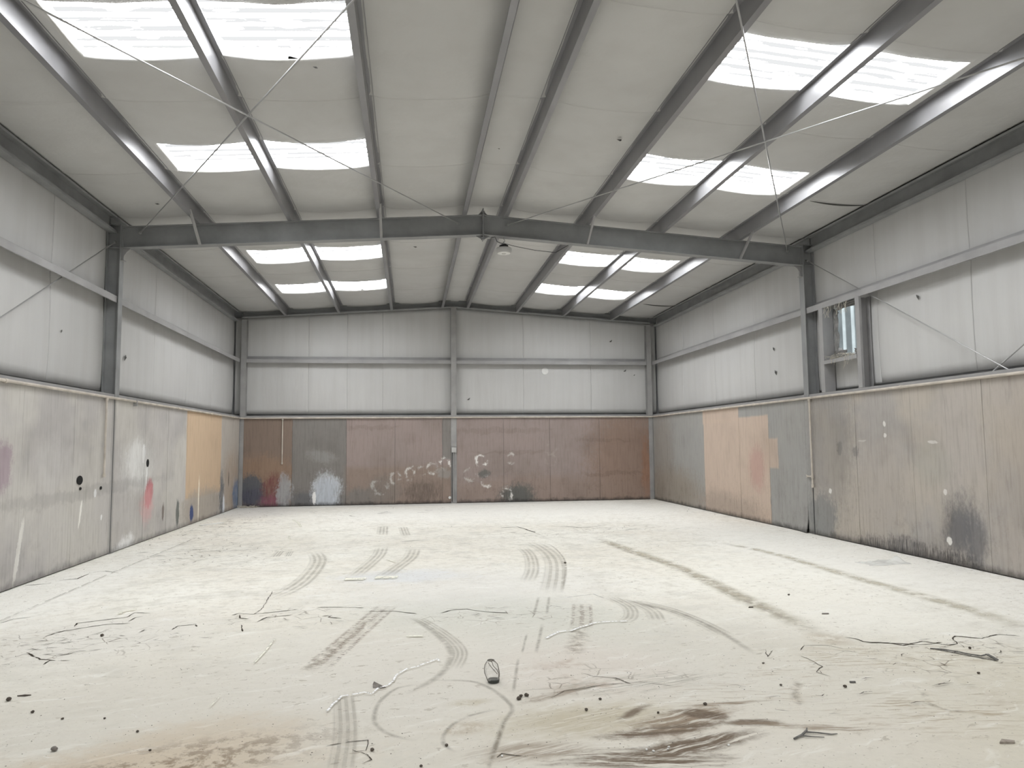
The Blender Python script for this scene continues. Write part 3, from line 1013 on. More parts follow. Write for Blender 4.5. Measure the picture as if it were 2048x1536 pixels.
def portal(fy, label):
    fr = empty('portal_frame', (XR, fy, 0), label, 'steel frame', 'portal frames across the hall')
    for s in (0, 1):
        X = (lambda x: x) if s == 0 else (lambda x: W - x)
        b = MB()
        I_beam(b, (X(0), fy, 0), (X(0), fy, zb(0) + .02), .213, .16, (1 if s == 0 else -1, 0, 0))
        b.build('column', M['steel'], fr)
        b = MB()
        I_beam(b, (X(.012), fy, zb(.012) - .003), (X(XR - .010), fy, ZR - .003), .355, .16, (0, 0, 1))
        b.build('rafter', M['steel'], fr)
        # knee: end plate and small gusset under the rafter
        b = MB().box(min(X(-.20), X(0)), max(X(-.20), X(0)), fy - .075, fy + .075, zb(0) + .02, zb(0) + .032)
        b.build('cap_plate', M['steel'], fr)
        zk = zb(0) - .36
        q = [(X(.001), fy - .006, zk), (X(.14), fy - .006, zk + .006), (X(.075), fy - .006, zk - .045), (X(.03), fy - .006, zk - .11), (X(.018), fy - .006, zk - .18), (X(.001), fy - .006, zk - .19)]
        b = MB().prism(q, (0, 0, 0), (0, .012, 0))
        b.box(min(X(.001), X(.05)), max(X(.001), X(.05)), fy - .05, fy + .05, zk - .20, zk - .188)
        b.build('knee_gusset', M['girt'], fr)
        b = MB().box(min(X(-.19), X(-.012)), max(X(-.19), X(-.012)), fy - .072, fy - .006, zb(0) - .36, zb(0) - .35)
        b.build('web_stiffener', M['steel'], fr)
    b = MB().box(XR - .010, XR + .010, fy - .085, fy + .085, ZR - .44, ZR + .105)
    for z in (ZR - .41, ZR - .33, ZR - .03, ZR + .06):
        for dy in (-.055, .055):
            b.tube([(XR - .03, fy + dy, z), (XR + .03, fy + dy, z)], .012, 6)
    b.build('apex_plate', M['steel'], fr)
    for sgn in (-1, 1):
        b = MB()
        b.prism([(XR + sgn * .011, fy - .005, ZR - .004), (XR + sgn * .10, fy - .005, ZR - .008), (XR + sgn * .011, fy - .005, ZR + .09)], (0, 0, 0), (0, .01, 0))
        b.build('apex_stiffener', M['steel'], fr)
        b = MB()
        b.prism([(XR + sgn * .011, fy - .005, ZR - .36), (XR + sgn * .12, fy - .005, ZR - .368), (XR + sgn * .011, fy - .005, ZR - .43)], (0, 0, 0), (0, .01, 0))
        b.build('apex_stiffener', M['steel'], fr)
    for x in (PX[0], PX[2], PX[5], PX[7]):
        s = -1 if x < XR else 1
        b = MB().bar((x + s * .012, fy - .68, zb(x) + .05), (x + s * .012, fy - .075, zb(x) - .352), .045, .006, (1, 0, 0))
        b.bar((x + s * .012 + .02, fy - .68, zb(x) + .05), (x + s * .012 + .02, fy - .075, zb(x) - .352), .006, .035, (1, 0, 0))
        b.build('flange_brace', M['girt'], fr)
    return fr


portal(FY, 'grey steel portal frame spanning the middle of the hall')
portal(F0, 'grey steel portal frame spanning directly over the viewer')

pn = ['lowest purlin on the left slope', 'second purlin up on the left slope', 'third purlin up on the left slope', 'purlin just left of the ridge',
      'purlin just right of the ridge', 'third purlin up on the right slope', 'second purlin up on the right slope', 'lowest purlin on the right slope']
for x, nm in zip(PX, pn):
    s = -1 if x < XR else 1
    z0, z1 = zb(x + s * .06) + .001, zb(x) + PD - .006
    prof = thick([(x - s * .062, z1 - .016), (x - s * .062, z1), (x, z1), (x, z0), (x + s * .065, z0), (x + s * .065, z0 + .020)], .005)
    b = MB().prism([(q.x, YF + .05, q.y) for q in prof], (0, YF + .05, 0), (0, D, 0))
    o = b.build('purlin', M['purlin'])
    tag(o, 'grey steel Z-section roof purlin, ' + nm, 'purlin', 'roof purlins')

for s, nm in ((0, 'left'), (1, 'right')):
    X = (lambda x: x) if s == 0 else (lambda x: W - x)
    prof = thick([(X(-.09), 5.40), (X(-.09), 5.43), (X(-.205), 5.43), (X(-.205), 5.15), (X(-.085), 5.15), (X(-.085), 5.187)], .006)
    o = MB()
    for ya, yb in ((YF + .05, F0 - .01), (F0 + .01, FY - .01), (FY + .01, D + .0)):
        o.prism([(q.x, ya, q.y) for q in prof], (0, ya, 0), (0, yb, 0))
    tag(o.build('eave_strut', M['steel']), 'dark steel eave strut along the top of the %s wall' % nm, 'eave strut', 'eave struts')
    for bi, (ya, yb, bay) in enumerate(((YF + .05, F0 - .012, 'front bay behind the viewer'), (F0 + .012, FY - .012, 'near bay'), (FY + .012, D + .02, 'far bay'))):
        # mid girt
        prof = thick([(X(-.05), 3.995), (X(-.028), 3.995), (X(-.028), 4.092), (X(-.205), 4.092), (X(-.205), 4.19)], .005)
        o = MB().prism([(q.x, ya, q.y) for q in prof], (0, ya, 0), (0, yb, 0)).build('wall_girt', M['girt'])
        tag(o, 'pale grey steel girt halfway up the %s insulation, %s' % (nm, bay), 'girt', 'side wall girts')
        prof = thick([(X(-.025), 2.462), (X(-.012), 2.462), (X(-.012), 2.505), (X(-.20), 2.505)], .005)
        o = MB().prism([(q.x, ya, q.y) for q in prof], (0, ya, 0), (0, yb, 0)).build('base_girt', M['girt'])
        tag(o, 'steel girt capping the %s plywood, %s' % (nm, bay), 'girt', 'plywood capping girts')

# gable end steel
for (x0, x1, nm) in ((0.0, .14, 'left corner of the gable wall'), (5.83, 5.985, 'middle of the gable wall under the ridge'), (W - .14, W, 'right corner of the gable wall')):
    xm = (x0 + x1) / 2
    zt = zb(xm) - (.0 if .5 < xm < W - .5 else .05)
    b = MB()
    I_beam(b, (xm, D + .004, 0), (xm, D + .004, zt), .19, x1 - x0, (0, -1, 0))
    tag(b.build('gable_post', M['post']), 'grey steel post at the ' + nm, 'post', 'gable posts')
for s, nm in ((0, 'left'), (1, 'right')):
    X = (lambda x: x) if s == 0 else (lambda x: W - x)
    xa, xb = X(.0), X(XR - .001)
    pr = thick([(D + .03, .03), (D + .03, .003), (D + .19, .003), (D + .19, PD - .03), (D + .03, PD - .03)], .006)
    pa = [(xa, q.x, zb(xa) + q.y) for q in pr]
    pb = [(xb, q.x, zb(xb) + q.y) for q in pr]
    k = len(pr)
    mbb = MB().add(pa + pb, [tuple(range(k))[::-1], tuple(range(k, 2 * k))] + [(i, (i + 1) % k, k + (i + 1) % k, k + i) for i in range(k)])
    tag(mbb.build('gable_rafter', M['steel']), 'dark steel edge rafter over the %s half of the gable wall' % nm, 'rafter', 'gable rafters')
    ga, gb = (.145, 5.825) if s == 0 else (5.99, W - .145)
    pr = thick([(D + .05, 3.995), (D + .028, 3.995), (D + .028, 4.092), (D + .19, 4.092), (D + .19, 4.19)], .005)
    o = MB().prism([(ga, q.x, q.y) for q in pr], (ga, 0, 0), (gb, 0, 0)).build('wall_girt', M['girt'])
    tag(o, 'pale grey steel girt across the %s half of the gable insulation' % nm, 'girt', 'gable girts')
    pr = thick([(D + .025, 2.462), (D + .012, 2.462), (D + .012, 2.505), (D + .185, 2.505)], .005)
    o = MB().prism([(ga, q.x, q.y) for q in pr], (ga, 0, 0), (gb, 0, 0)).build('base_girt', M['girt'])
    tag(o, 'steel girt capping the %s half of the gable plywood' % nm, 'girt', 'gable capping girts')


def rod(p0, p1, label, cat='brace rod'):
    p0, p1 = Vector(p0), Vector(p1)
    d = (p1 - p0).normalized()
    e = empty('brace_rod', p0, label, cat, 'cross bracing rods')
    MB().tube([p0, p1], .0095, 8).build('rod', M['rod'], e, True)
    for p, s in ((p0, 1), (p1, -1)):
        b = MB().tube([p + d * s * .02, p + d * s * .05], .022, 6)
        b.tube([p + d * s * -.03, p + d * s * .12], .011, 8)
        b.build('anchor_nut', M['rod'], e)
    return e


for s, nm in ((0, 'left'), (1, 'right')):
    X = (lambda x: x) if s == 0 else (lambda x: W - x)
    dz = -.12
    rod((X(.27), FY - .03, zb(.27) + dz), (X(5.50), F0 + .03, zb(5.5) + dz), 'thin steel brace rod under the %s roof slope rising from the eave corner' % nm)
    rod((X(5.50), FY - .03, zb(5.5) + dz - .02), (X(.27), F0 + .03, zb(.27) + dz - .02), 'thin steel brace rod under the %s roof slope running from the ridge' % nm)
    rod((X(-.10), FY - .03, 5.0), (X(-.10), F0 + .03, .18), 'thin steel brace rod slanting down the %s wall from the frame column' % nm)
    rod((X(-.125), F0 + .03, 5.0), (X(-.125), FY - .03, .18), 'thin steel brace rod slanting up the %s wall toward the viewer' % nm)

# ------------------------------------------------------------------ torn opening in the right wall
w9 = empty('window_13', (W + .1, 11.5, 2.5), 'torn opening in the right wall showing a pale corrugated sheet', 'window', None, 'structure')
for ya, yb, lip in ((11.95, 12.06, -1), (10.88, 10.98, 1)):
    yw = ya if lip < 0 else yb
    yo = yb if lip < 0 else ya
    pr = thick([(W + .045, yo), (W + .008, yo), (W + .008, yw), (W + .20, yw), (W + .20, yo)], .006)
    MB().prism([(q.x, q.y, 2.51) for q in pr], (0, 0, 2.51), (0, 0, 3.99)).build('jamb', M['girt'], w9)
pr = thick([(W + .02, 3.0), (W - .002, 3.0), (W - .002, 3.055), (W + .20, 3.055)], .006)
MB().prism([(q.x, 10.985, q.y) for q in pr], (0, 10.985, 0), (0, 11.945, 0)).build('sill', M['girt'], w9)
vs, fs = [], []
ys = lsp(HOLE_Y[0] - .12, HOLE_Y[1] + .17, 72)
for y in ys:
    h = .022 * max(-.6, min(.6, math.sin(2 * math.pi * y / .26) * 1.6))
    vs += [(W + .305 - h, y, HOLE_Z[0] - .12), (W + .305 - h, y, HOLE_Z[1] + .12)]
fs = [(2 * i, 2 * i + 1, 2 * i + 3, 2 * i + 2) for i in range(len(ys) - 1)]
o = obj('corrugated_sheet', vs, fs, M['torn_sheet'])
o.parent = w9
o.matrix_parent_inverse = w9.matrix_world.inverted()
# ragged flaps of blanket round the hole
M['flap'] = simple('grey_torn_insulation', (.26, .255, .25, 1), .9, 0, .2, .3, 12)  # darker grey than the intact blankets
for (cy, cz, w_, h_, tilt) in ((11.88, 3.50, .10, .80, .5), (11.78, 3.14, .34, .16, .2), (11.22, 3.13, .28, .14, -.3), (11.16, 3.55, .10, .75, -.5), (11.55, 3.98, .6, .10, .3)):
    ph = random.uniform(0, 9)
    us, vv = lsp(-.5, .5, 10), lsp(-.5, .5, 10)

    def ff(u, v):
        k = mnoise.noise((u * 4, v * 4, ph))
        return (W + .225 - .05 * abs(k) - .03 * (1 - abs(2 * u)), cy + u * w_ * (1 + .35 * k) + .05 * mnoise.noise((v * 5, ph, 0)), cz + v * h_ * (1 + .3 * k))
    sheet('insulation_flap', us, vv, ff, M['flap'], w9, None, (.012, 0, 0))
nest = MB()
rs = random.Random(3)
for k in range(110):
    y, z = rs.uniform(11.05, 11.93), 3.065 + abs(rs.gauss(0, .025))
    a, L = rs.uniform(0, 6.3), rs.uniform(.06, .22)
    x = W + rs.uniform(.0, .15)
    dn = rs.random() < .10
    hx = -.012 if dn else 0
    p0 = Vector((x if not dn else W - .006, y, z if not dn else 3.055))
    d = Vector((.4 * math.cos(a) * L, math.sin(a) * L, rs.uniform(-.2, .3) * L)) if not dn else Vector((-.02, rs.uniform(-.05, .05), -L))
    md = p0 + d * .5 + Vector((0, rs.uniform(-.02, .02), rs.uniform(-.01, .02)))
    nest.tube([p0, md, p0 + d], .0025, 4)
for k in range(16):
    y = rs.uniform(11.2, 11.9)
    p0 = Vector((W + .02, y, 3.99))
    nest.tube([p0, p0 + Vector((-.01, rs.uniform(-.06, .06), -.06)), p0 + Vector((0, rs.uniform(-.1, .1), -rs.uniform(.1, .2)))], .0025, 4)
tag(nest.build('bird_nest', M['straw']), 'wispy straw bird nest on the sill of the torn wall opening', 'nest', kind='stuff')

# ------------------------------------------------------------------ compressed-air pipe round the walls
pp = empty('air_pipe', (0.03, D - .04, 2.44), 'cream painted air pipe running along the top of the plywood with drops', 'pipe')
zp = 2.440
PXo = .034
MB().tube([(PXo, YF + .1, zp + .01), (PXo, 4, zp + .006), (PXo, 12.5, zp), (PXo, D - .07, zp)], .021, 12).build('pipe_run', M['pipe'], pp, True)
MB().tube([(PXo, D - .08, zp), (PXo + .01, D - .05, zp), (PXo + .04, D - .034, zp), (W - PXo - .04, D - .034, zp), (W - PXo - .01, D - .05, zp), (W - PXo, D - .08, zp)], .021, 12).build('pipe_run', M['pipe'], pp, True)
MB().tube([(W - PXo, D - .07, zp), (W - PXo, 12.5, zp), (W - PXo, YF + .1, zp)], .021, 12).build('pipe_run', M['pipe'], pp, True)
for (x, y, zl) in ((PXo, 12.08, 1.245), (1.155, D - .034, 1.20), (W - PXo, 12.42, .87)):
    d = MB().tube([(x, y, zp - .01), (x, y, zl)], .016, 10).build('drop_pipe', M['pipe'], pp, True)
    bpy.context.view_layer.update()
    MB().tube([(x, y, zp - .055), (x, y, zp - .015)], .026, 10).build('tee_fitting', M['pipe'], d, True)
    MB().tube([(x, y, zl - .035), (x, y, zl + .02)], .023, 10).build('end_cap', M['pipe'], d, True)
o = MB().tube([(W - PXo, 12.42, 1.03), (W - PXo, 12.56, 1.03)], .012, 8).tube([(W - PXo, 12.56, 1.03), (W - PXo, 12.62, 1.05)], .009, 8).tube([(W - PXo, 12.56, 1.03), (W - PXo, 12.62, 1.01)], .009, 8)
o.tube([(W - PXo, 12.42, 1.00), (W - PXo, 12.42, 1.06)], .024, 10).build('shutoff_valve', M['pipe'], pp, True)
MB().box(.0, .06, 13.28, 13.31, 2.36, 2.46).build('pipe_clip', M['rod'], pp)
for i, y in enumerate((9.2, 15.6, 18.2)):
    MB().tube([(PXo, y - .03, zp), (PXo, y + .03, zp)], .027, 10).build('coupling', M['pipe'], pp, True)
for y in (9.9, 14.6, 17.5):
    MB().tube([(W - PXo, y - .03, zp), (W - PXo, y + .03, zp)], .027, 10).build('coupling', M['pipe'], pp, True)

jb = empty('junction_box', (5.905, D, 1.45), 'small grey electrical box on the middle gable post', 'electrical box')
MB().box(5.835, 5.975, D - .058, D - .01, 1.44, 1.58).build('box_body', M['plastic_grey'], jb)
MB().box(5.845, 5.965, D - .066, D - .0585, 1.45, 1.57).build('cover', M['plastic_grey'], jb)
MB().tube([(5.89, D - .03, 1.44), (5.89, D - .03, .02)], .013, 8).build('conduit', M['girt'], jb, True)
MB().tube([(5.855, D - .03, 1.44), (5.850, D - .03, .9), (5.853, D - .03, .05)], .007, 8).build('cable', M['black_plastic'], jb, True)

# ------------------------------------------------------------------ high-bay light
hx, hy = 6.28, FY - .02
hb = empty('high_bay_light', (hx, hy, 4.98), 'round grey high-bay lamp hanging unlit below the steel frame', 'lamp')
MB().lathe([(.105, 0), (.128, .012), (.137, .03), (.139, .075), (.125, .092), (.07, .098)], (hx, hy, 4.985), 32).build('housing', M['plastic_grey'], hb, True)
MB().lathe([(.098, 0), (.112, .004), (.112, .009)], (hx, hy, 4.978), 32).build('lens', M['plastic_white'], hb, True)
MB().lathe([(.034, 0), (.040, .003), (.040, .007)], (hx, hy, 4.972), 20).build('sensor', M['plastic_grey'], hb, True)
b = MB().lathe([(.062, 0), (.066, .01), (.060, .045), (.045, .058), (.018, .066)], (hx, hy, 5.083), 24)
for k in range(12):
    a = 2 * math.pi * k / 12
    b.bar((hx + .04 * math.cos(a), hy + .04 * math.sin(a), 5.105), (hx + .078 * math.cos(a), hy + .078 * math.sin(a), 5.105), .008, .04)
b.build('heat_sink', M['black_plastic'], hb)
zr_ = zb(hx) - .355
MB().tube([(hx, hy, 5.148), (hx, hy, 5.19)], .013, 8).tube([(hx, hy, 5.185), (hx + .018, hy, 5.20), (hx + .012, hy, 5.225), (hx, hy, 5.235), (hx, hy, zr_ - .002)], .006, 8).build('hook', M['rod'], hb, True)
MB().tube([(hx, hy, 5.16), (hx - .06, hy, 5.165), (hx - .12, hy, 5.19), (hx - .14, hy, 5.24), (hx - .15, hy, zr_ + .0), (hx - .22, hy, zr_ - .01)], .006, 8).tube([(hx, hy, 5.16), (hx + .25, hy + .1, 5.135), (hx + .6, hy + .25, 5.12), (hx + 1.0, hy + .4, 5.13), (hx + 1.45, hy + .55, 5.42), (7.70, hy + .7, 5.55)], .005, 8).build('cable', M['black_plastic'], hb, True)


# ------------------------------------------------------------------ floor marks
def smooth_path(pts, step):
    P = [Vector((a, c)) for a, c in pts]
    if len(P) == 2:
        n = max(2, int((P[1] - P[0]).length / step))
        return [P[0].lerp(P[1], i / n) for i in range(n + 1)]
    Q = [P[0] * 2 - P[1]] + P + [P[-1] * 2 - P[-2]]
    out = []
    for i in range(1, len(Q) - 2):
        a, b_, c, d = Q[i - 1:i + 3]
        n = max(2, int((c - b_).length / step))
        for k in range(n):
            t = k / n
            out.append(.5 * ((2 * b_) + (c - a) * t + (2 * a - 5 * b_ + 4 * c - d) * t * t + (3 * b_ - a - 3 * c + d) * t ** 3))
    out.append(P[-1])
    return out


lvl = [0]


def ribbon(name, pts, width, mat, step=.06, jag=0.0, curve=True, taper=False):
    lvl[0] += 1
    z = .0012 + .00004 * lvl[0]
    if curve:
        P = smooth_path(pts, step)
    else:
        P = []
        for a, c in zip(pts, pts[1:]):
            a, c = Vector(a), Vector(c)
            n = max(1, int((c - a).length / step))
            P += [a.lerp(c, i / n) for i in range(n)]
        P.append(Vector(pts[-1]))
    if jag:
        for i in range(1, len(P) - 1):
            P[i] = P[i] + Vector((random.uniform(-jag, jag), random.uniform(-jag, jag)))
    vs, uv, run, s = [], [], [], 0
    L = sum((c - a).length for a, c in zip(P, P[1:]))
    for i, q in enumerate(P):
        d = (P[min(i + 1, len(P) - 1)] - P[max(0, i - 1)])
        d = d.normalized() if d.length else Vector((1, 0))
        nrm = Vector((-d.y, d.x))
        if i:
            s += (P[i] - P[i - 1]).length
        wd_ = width[0] + (width[1] - width[0]) * s / L if isinstance(width, tuple) else width
        if taper:
            wd_ *= random.uniform(.45, 1.25) * (1 if 0 < i < len(P) - 1 else .3)
        for k in (0, 1):
            c = q + nrm * wd_ * (k - .5)
            vs.append((c.x, c.y, z)); uv.append((k, s)); run.append((s / L, 0))
    fs = [(2 * i, 2 * i + 1, 2 * i + 3, 2 * i + 2) for i in range(len(P) - 1)]
    fs = [f[::-1] for f in fs]
    o = obj(name, vs, fs, mat)
    for nm, dat in (('UVMap', uv), ('run', run)):
        l = o.data.uv_layers.new(name=nm)
        for lp in o.data.loops:
            l.data[lp.index].uv = dat[lp.vertex_index]
    o.parent = floor
    o.matrix_parent_inverse = floor.matrix_world.inverted()
    return o


bpy.context.view_layer.update()
T = lambda p, w, mname, **k: ribbon('tyre_track', p, w, M[mname], **k)
T([(4.46, 8.0), (4.2, 6.85), (3.94, 5.65)], .25, 'track_brown')
T([(4.30, 7.4), (4.08, 6.4), (3.86, 5.6)], .16, 'track_mud')
T([(6.44, 7.68), (6.32, 7.15), (6.18, 6.6)], .23, 'track_brown')
T([(6.20, 6.75), (6.05, 6.2), (5.92, 5.75)], .24, 'track_mud')
T([(6.70, 12.6), (6.76, 11.5), (6.70, 10.5), (6.5, 9.4), (6.2, 8.1)], .34, 'track_faint')
T([(6.45, 12.0), (6.44, 11.05), (6.28, 9.84), (6.06, 8.89)], .24, 'track_faint')
T([(6.84, 12.57), (6.95, 11.9), (6.87, 10.64), (6.66, 9.51), (6.32, 8.13)], .05, 'track_thin')
T([(4.74, 12.2), (4.67, 11.2), (4.49, 10.3), (4.31, 9.5)], .28, 'track_faint')
T([(4.22, 12.5), (4.2, 11.51), (4.09, 10.57), (3.95, 9.6)], .26, 'track_faint')
T([(3.15, 12.2), (3.36, 11.1), (3.38, 9.71), (3.28, 8.9), (3.09, 8.4)], .30, 'track_faint')
T([(7.87, 13.1), (7.98, 11.3), (8.12, 10.3), (8.21, 9.7), (8.2, 8.6), (8.17, 7.7), (8.16, 6.9), (8.15, 6.3), (8.14, 5.85)], (.24, .30), 'track_mud')
T([(7.92, 13.1), (8.05, 11.3), (8.2, 9.7), (8.19, 7.7), (8.15, 5.85)], (.30, .40), 'track_olive')
T([(9.7, 12.0), (10.0, 10.62), (10.03, 9.48), (10.03, 8.68), (10.05, 7.89), (10.08, 7.22), (10.07, 6.3), (10.05, 5.6)], (.26, .40), 'track_olive')
T([(6.85, 7.91), (7.06, 7.44), (7.27, 7.01), (7.35, 6.39), (7.35, 5.88), (7.33, 5.5)], .10, 'track_thin')
T([(6.95, 7.7), (7.2, 7.25), (7.32, 6.7), (7.36, 6.1)], .20, 'track_faint')
T([(6.80, 7.95), (6.86, 7.4), (6.76, 6.98), (6.6, 6.75)], .18, 'track_faint')
T([(6.96, 7.7), (7.03, 7.2), (6.95, 6.75)], .20, 'track_faint')
T([(4.64, 7.37), (4.81, 6.93), (4.94, 6.43), (4.99, 6.01), (4.92, 5.61), (4.81, 5.35), (4.6, 5.05)], .09, 'track_thin')
T([(4.70, 7.37), (4.87, 6.93), (5.02, 6.43), (5.07, 6.01), (4.98, 5.55)], .14, 'track_faint')
T([(4.75, 5.3), (4.59, 5.25), (4.48, 5.02), (4.45, 4.78), (4.47, 4.58), (4.57, 4.41), (4.72, 4.3)], .05, 'track_thin')
T([(4.75, 5.38), (5.08, 5.31), (5.22, 5.1), (5.29, 4.85), (5.3, 4.7), (5.23, 4.54), (5.15, 4.24), (5.05, 3.85)], .055, 'track_thin')
T([(5.22, 4.74), (5.03, 4.65), (4.92, 4.53), (4.86, 4.38), (4.85, 4.24), (4.92, 4.1)], .045, 'track_thin')
T([(5.24, 4.56), (5.15, 4.24), (5.05, 3.85)], .035, 'track_mud')
T([(6.06, 8.09), (5.84, 7.15)], .05, 'track_thin')
T([(6.17, 8.07), (5.98, 7.2)], .05, 'track_thin')
T([(5.68, 6.53), (5.54, 5.91)], .035, 'track_thin')
T([(5.88, 6.87), (5.65, 5.89)], .05, 'track_thin')
T([(5.5, 5.82), (5.34, 4.98)], .04, 'track_thin')
T([(4.22, 5.25), (4.30, 4.5), (4.32, 3.9)], .17, 'track_faint')
T([(2.63, 12.3), (2.66, 11.6)], .16, 'track_faint')
T([(2.80, 12.2), (2.84, 11.6)], .12, 'track_faint')
T([(4.12, 15.6), (4.16, 14.0)], .26, 'track_faint')
T([(4.52, 15.4), (4.60, 13.8)], .22, 'track_faint')
T([(7.35, 4.95), (7.20, 4.75), (7.13, 4.6), (7.10, 4.45)], .10, 'track_mud')
T([(8.05, 4.75), (8.0, 4.55), (7.9, 4.4), (7.95, 4.25), (8.1, 4.2)], .07, 'track_mud')

CR = [('c1', [(1.58, 7.49), (1.54, 7.64), (1.92, 7.82), (1.93, 8.02), (2.11, 7.95)]), ('c2', [(1.47, 7.16), (1.55, 7.35), (1.69, 7.45), (1.85, 7.55), (2.06, 7.55)]),
      ('c3', [(2.0, 7.63), (2.02, 7.8), (2.07, 7.83)]), ('c4', [(2.52, 7.21), (2.54, 7.36), (2.68, 7.4), (2.72, 7.29)]),
      ('c5', [(1.57, 6.64), (1.79, 6.41), (1.89, 6.36), (2.04, 6.33)]), ('c5', [(1.86, 6.47), (1.94, 6.53), (1.97, 6.58)]), ('c5', [(1.88, 6.24), (1.88, 6.37)]),
      ('c6', [(2.92, 7.71), (2.98, 7.8), (3.13, 7.73), (3.31, 7.79), (3.55, 7.88)]), ('c7', [(3.71, 7.93), (3.88, 7.92), (4.01, 7.89), (4.21, 7.82)]),
      ('c8', [(3.23, 7.39), (3.29, 7.57), (3.52, 7.63)]), ('c9', [(3.0, 7.74), (3.04, 7.58), (3.13, 7.53)]), ('c10', [(3.81, 7.52), (3.91, 7.54), (3.89, 7.47), (4.02, 7.39)]),
      ('c11', [(3.11, 7.3), (3.18, 7.03)]), ('c13', [(4.25, 7.66), (4.5, 7.62), (4.74, 7.46)]), ('c15', [(4.95, 7.44), (5.08, 7.57), (5.23, 7.58), (5.44, 7.41), (5.64, 7.34)]),
      ('c15', [(4.96, 7.2), (5.03, 7.26)]), ('c16', [(.8, 7.77), (.84, 7.94), (.98, 7.99)]), ('c17', [(.29, 10.11), (.46, 10.2), (.47, 10.57)]), ('c18', [(.03, 9.84), (.12, 9.83), (.3, 9.91)]),
      ('c19', [(.47, 10.68), (.61, 10.75), (.84, 10.57)]), ('c20', [(7.73, 5.63), (7.84, 5.77), (8.03, 5.73), (8.1, 5.62)]), ('c20', [(7.65, 5.5), (7.68, 5.38), (7.67, 5.21), (7.56, 5.1), (7.6, 4.98)]),
      ('c21', [(8.29, 5.96), (8.37, 5.89), (8.37, 5.78), (8.55, 5.72), (8.62, 5.63), (8.85, 5.72), (8.99, 5.57), (9.08, 5.6), (9.15, 5.75), (9.23, 5.82), (9.39, 5.71), (9.63, 5.81), (9.78, 5.71)]),
      ('c21', [(8.37, 5.76), (8.6, 5.69), (8.8, 5.62), (9.0, 5.66)]),
      ('c22', [(7.4, 5.69), (7.47, 5.7), (7.39, 5.5), (7.52, 5.67)]), ('c23', [(5.03, 13.18), (4.76, 13.12), (4.5, 12.95)]), ('c23', [(4.18, 13.01), (4.44, 13.07)]), ('c24', [(7.59, 14.83), (8.02, 14.42), (8.39, 14.49)]),
      ('c25', [(4.2, 4.32), (4.3, 4.34), (4.32, 4.36), (4.43, 4.36), (4.44, 4.31), (4.43, 4.22), (4.38, 4.22), (4.35, 4.25)]), ('c26', [(4.39, 4.22), (4.44, 4.17), (4.46, 4.1), (4.42, 4.06)]),
      ('c27', [(5.12, 4.02), (5.15, 4.07), (5.21, 4.03), (5.28, 4.01)]), ('c28', [(6.33, 7.95), (6.66, 8.07), (6.73, 7.83)]), ('c29', [(6.43, 14.77), (6.82, 14.84), (6.99, 13.78)]),
      ('c31', [(5.89, 5.35), (5.96, 5.27), (6.1, 5.21), (6.18, 5.05)]), ('c32', [(5.55, 4.86), (5.69, 4.99), (5.83, 5.03), (6.01, 5.08), (6.25, 5.09), (6.45, 4.97)]),
      ('c33', [(3.13, 7.71), (3.17, 7.93), (3.11, 8.92)])]
for nm, p in CR:
    y = sum(q[1] for q in p) / len(p)
    thin = nm in ('c25', 'c26', 'c28', 'c31', 'c32', 'c33', 'c22', 'c20')
    ribbon('floor_crack', p, (.010 if thin else .020) * (1 if y < 9 else 2.0), M['crack'], .05 if y < 9 else .15, .006 if y < 9 else .02, False, True)
rc = random.Random(11)
for (cx, cy, rx, ry, k) in ((1.75, 6.9, .55, .42, 46), (1.65, 12.2, .9, .8, 26), (8.9, 5.35, .8, .3, 24), (.8, 16, .6, 3.5, 22), (8.3, 14.2, 1.0, .5, 12), (2.6, 18.5, 2.0, 1.2, 16), (3.6, 7.4, .6, .3, 12), (5.6, 7.25, .6, .3, 14), (9.6, 5.0, .5, .5, 16), (7.7, 4.6, 1.0, .6, 18)):
    for _ in range(k):
        x, y = rc.gauss(cx, rx * .6), rc.gauss(cy, ry * .6)
        if not (.05 < x < W - .05 and y < D - .1):
            continue
        L = rc.uniform(.04, .16) * max(1, y / 8)
        a = rc.gauss(0, .5)
        p = [(x, y), (x + L * .5 * math.cos(a), y + L * .5 * math.sin(a) + rc.uniform(-.03, .03) * y / 7), (x + L * math.cos(a), y + L * math.sin(a))]
        ribbon('floor_crack', p, rc.uniform(.007, .016) * max(1, y / 7), M['crack'], .05, .004, False, True)
ribbon('saw_cut', [(.77, 5.0), (.77, 9.0), (.76, 10.4), (.77, 11.7), (.80, 14.5)], .018, M['joint'], .2)
for p, w_ in [([(4.15, 4.83), (4.18, 4.97), (4.22, 5.11), (4.33, 5.15), (4.36, 5.17), (4.41, 5.12), (4.45, 5.23), (4.52, 5.29), (4.55, 5.39), (4.57, 5.51), (4.64, 5.64), (4.72, 5.69), (4.8, 5.78), (4.88, 5.86), (4.89, 5.78)], .020),
              ([(5.8, 6.3), (5.96, 6.51), (6.08, 6.53), (6.17, 6.62), (6.37, 6.78), (6.52, 6.79), (6.67, 6.78)], .028)]:
    ribbon('chalk_line', p, w_, M['chalk'], .04, .004, False)
for p, w_ in [([(4.33, 11.01), (4.46, 10.72)], .03), ([(2.04, 17.35), (2.28, 16.56), (2.46, 15.68)], .05), ([(2.47, 14.12), (2.55, 13.73), (2.76, 13.52)], .04), ([(1.81, 7.95), (1.8, 8.06), (1.9, 8.15)], .05),
              ([(3.49, 5.98), (3.51, 6.31), (3.52, 6.7)], .022), ([(3.41, 5.05), (3.42, 5.23)], .014), ([(3.86, 9.48), (4.13, 9.46)], .20), ([(4.23, 9.53), (4.52, 9.50)], .24), ([(4.63, 6.6), (4.78, 6.57)], .05)]:
    ribbon('paint_scuff', p, w_, M['dash'], .05)


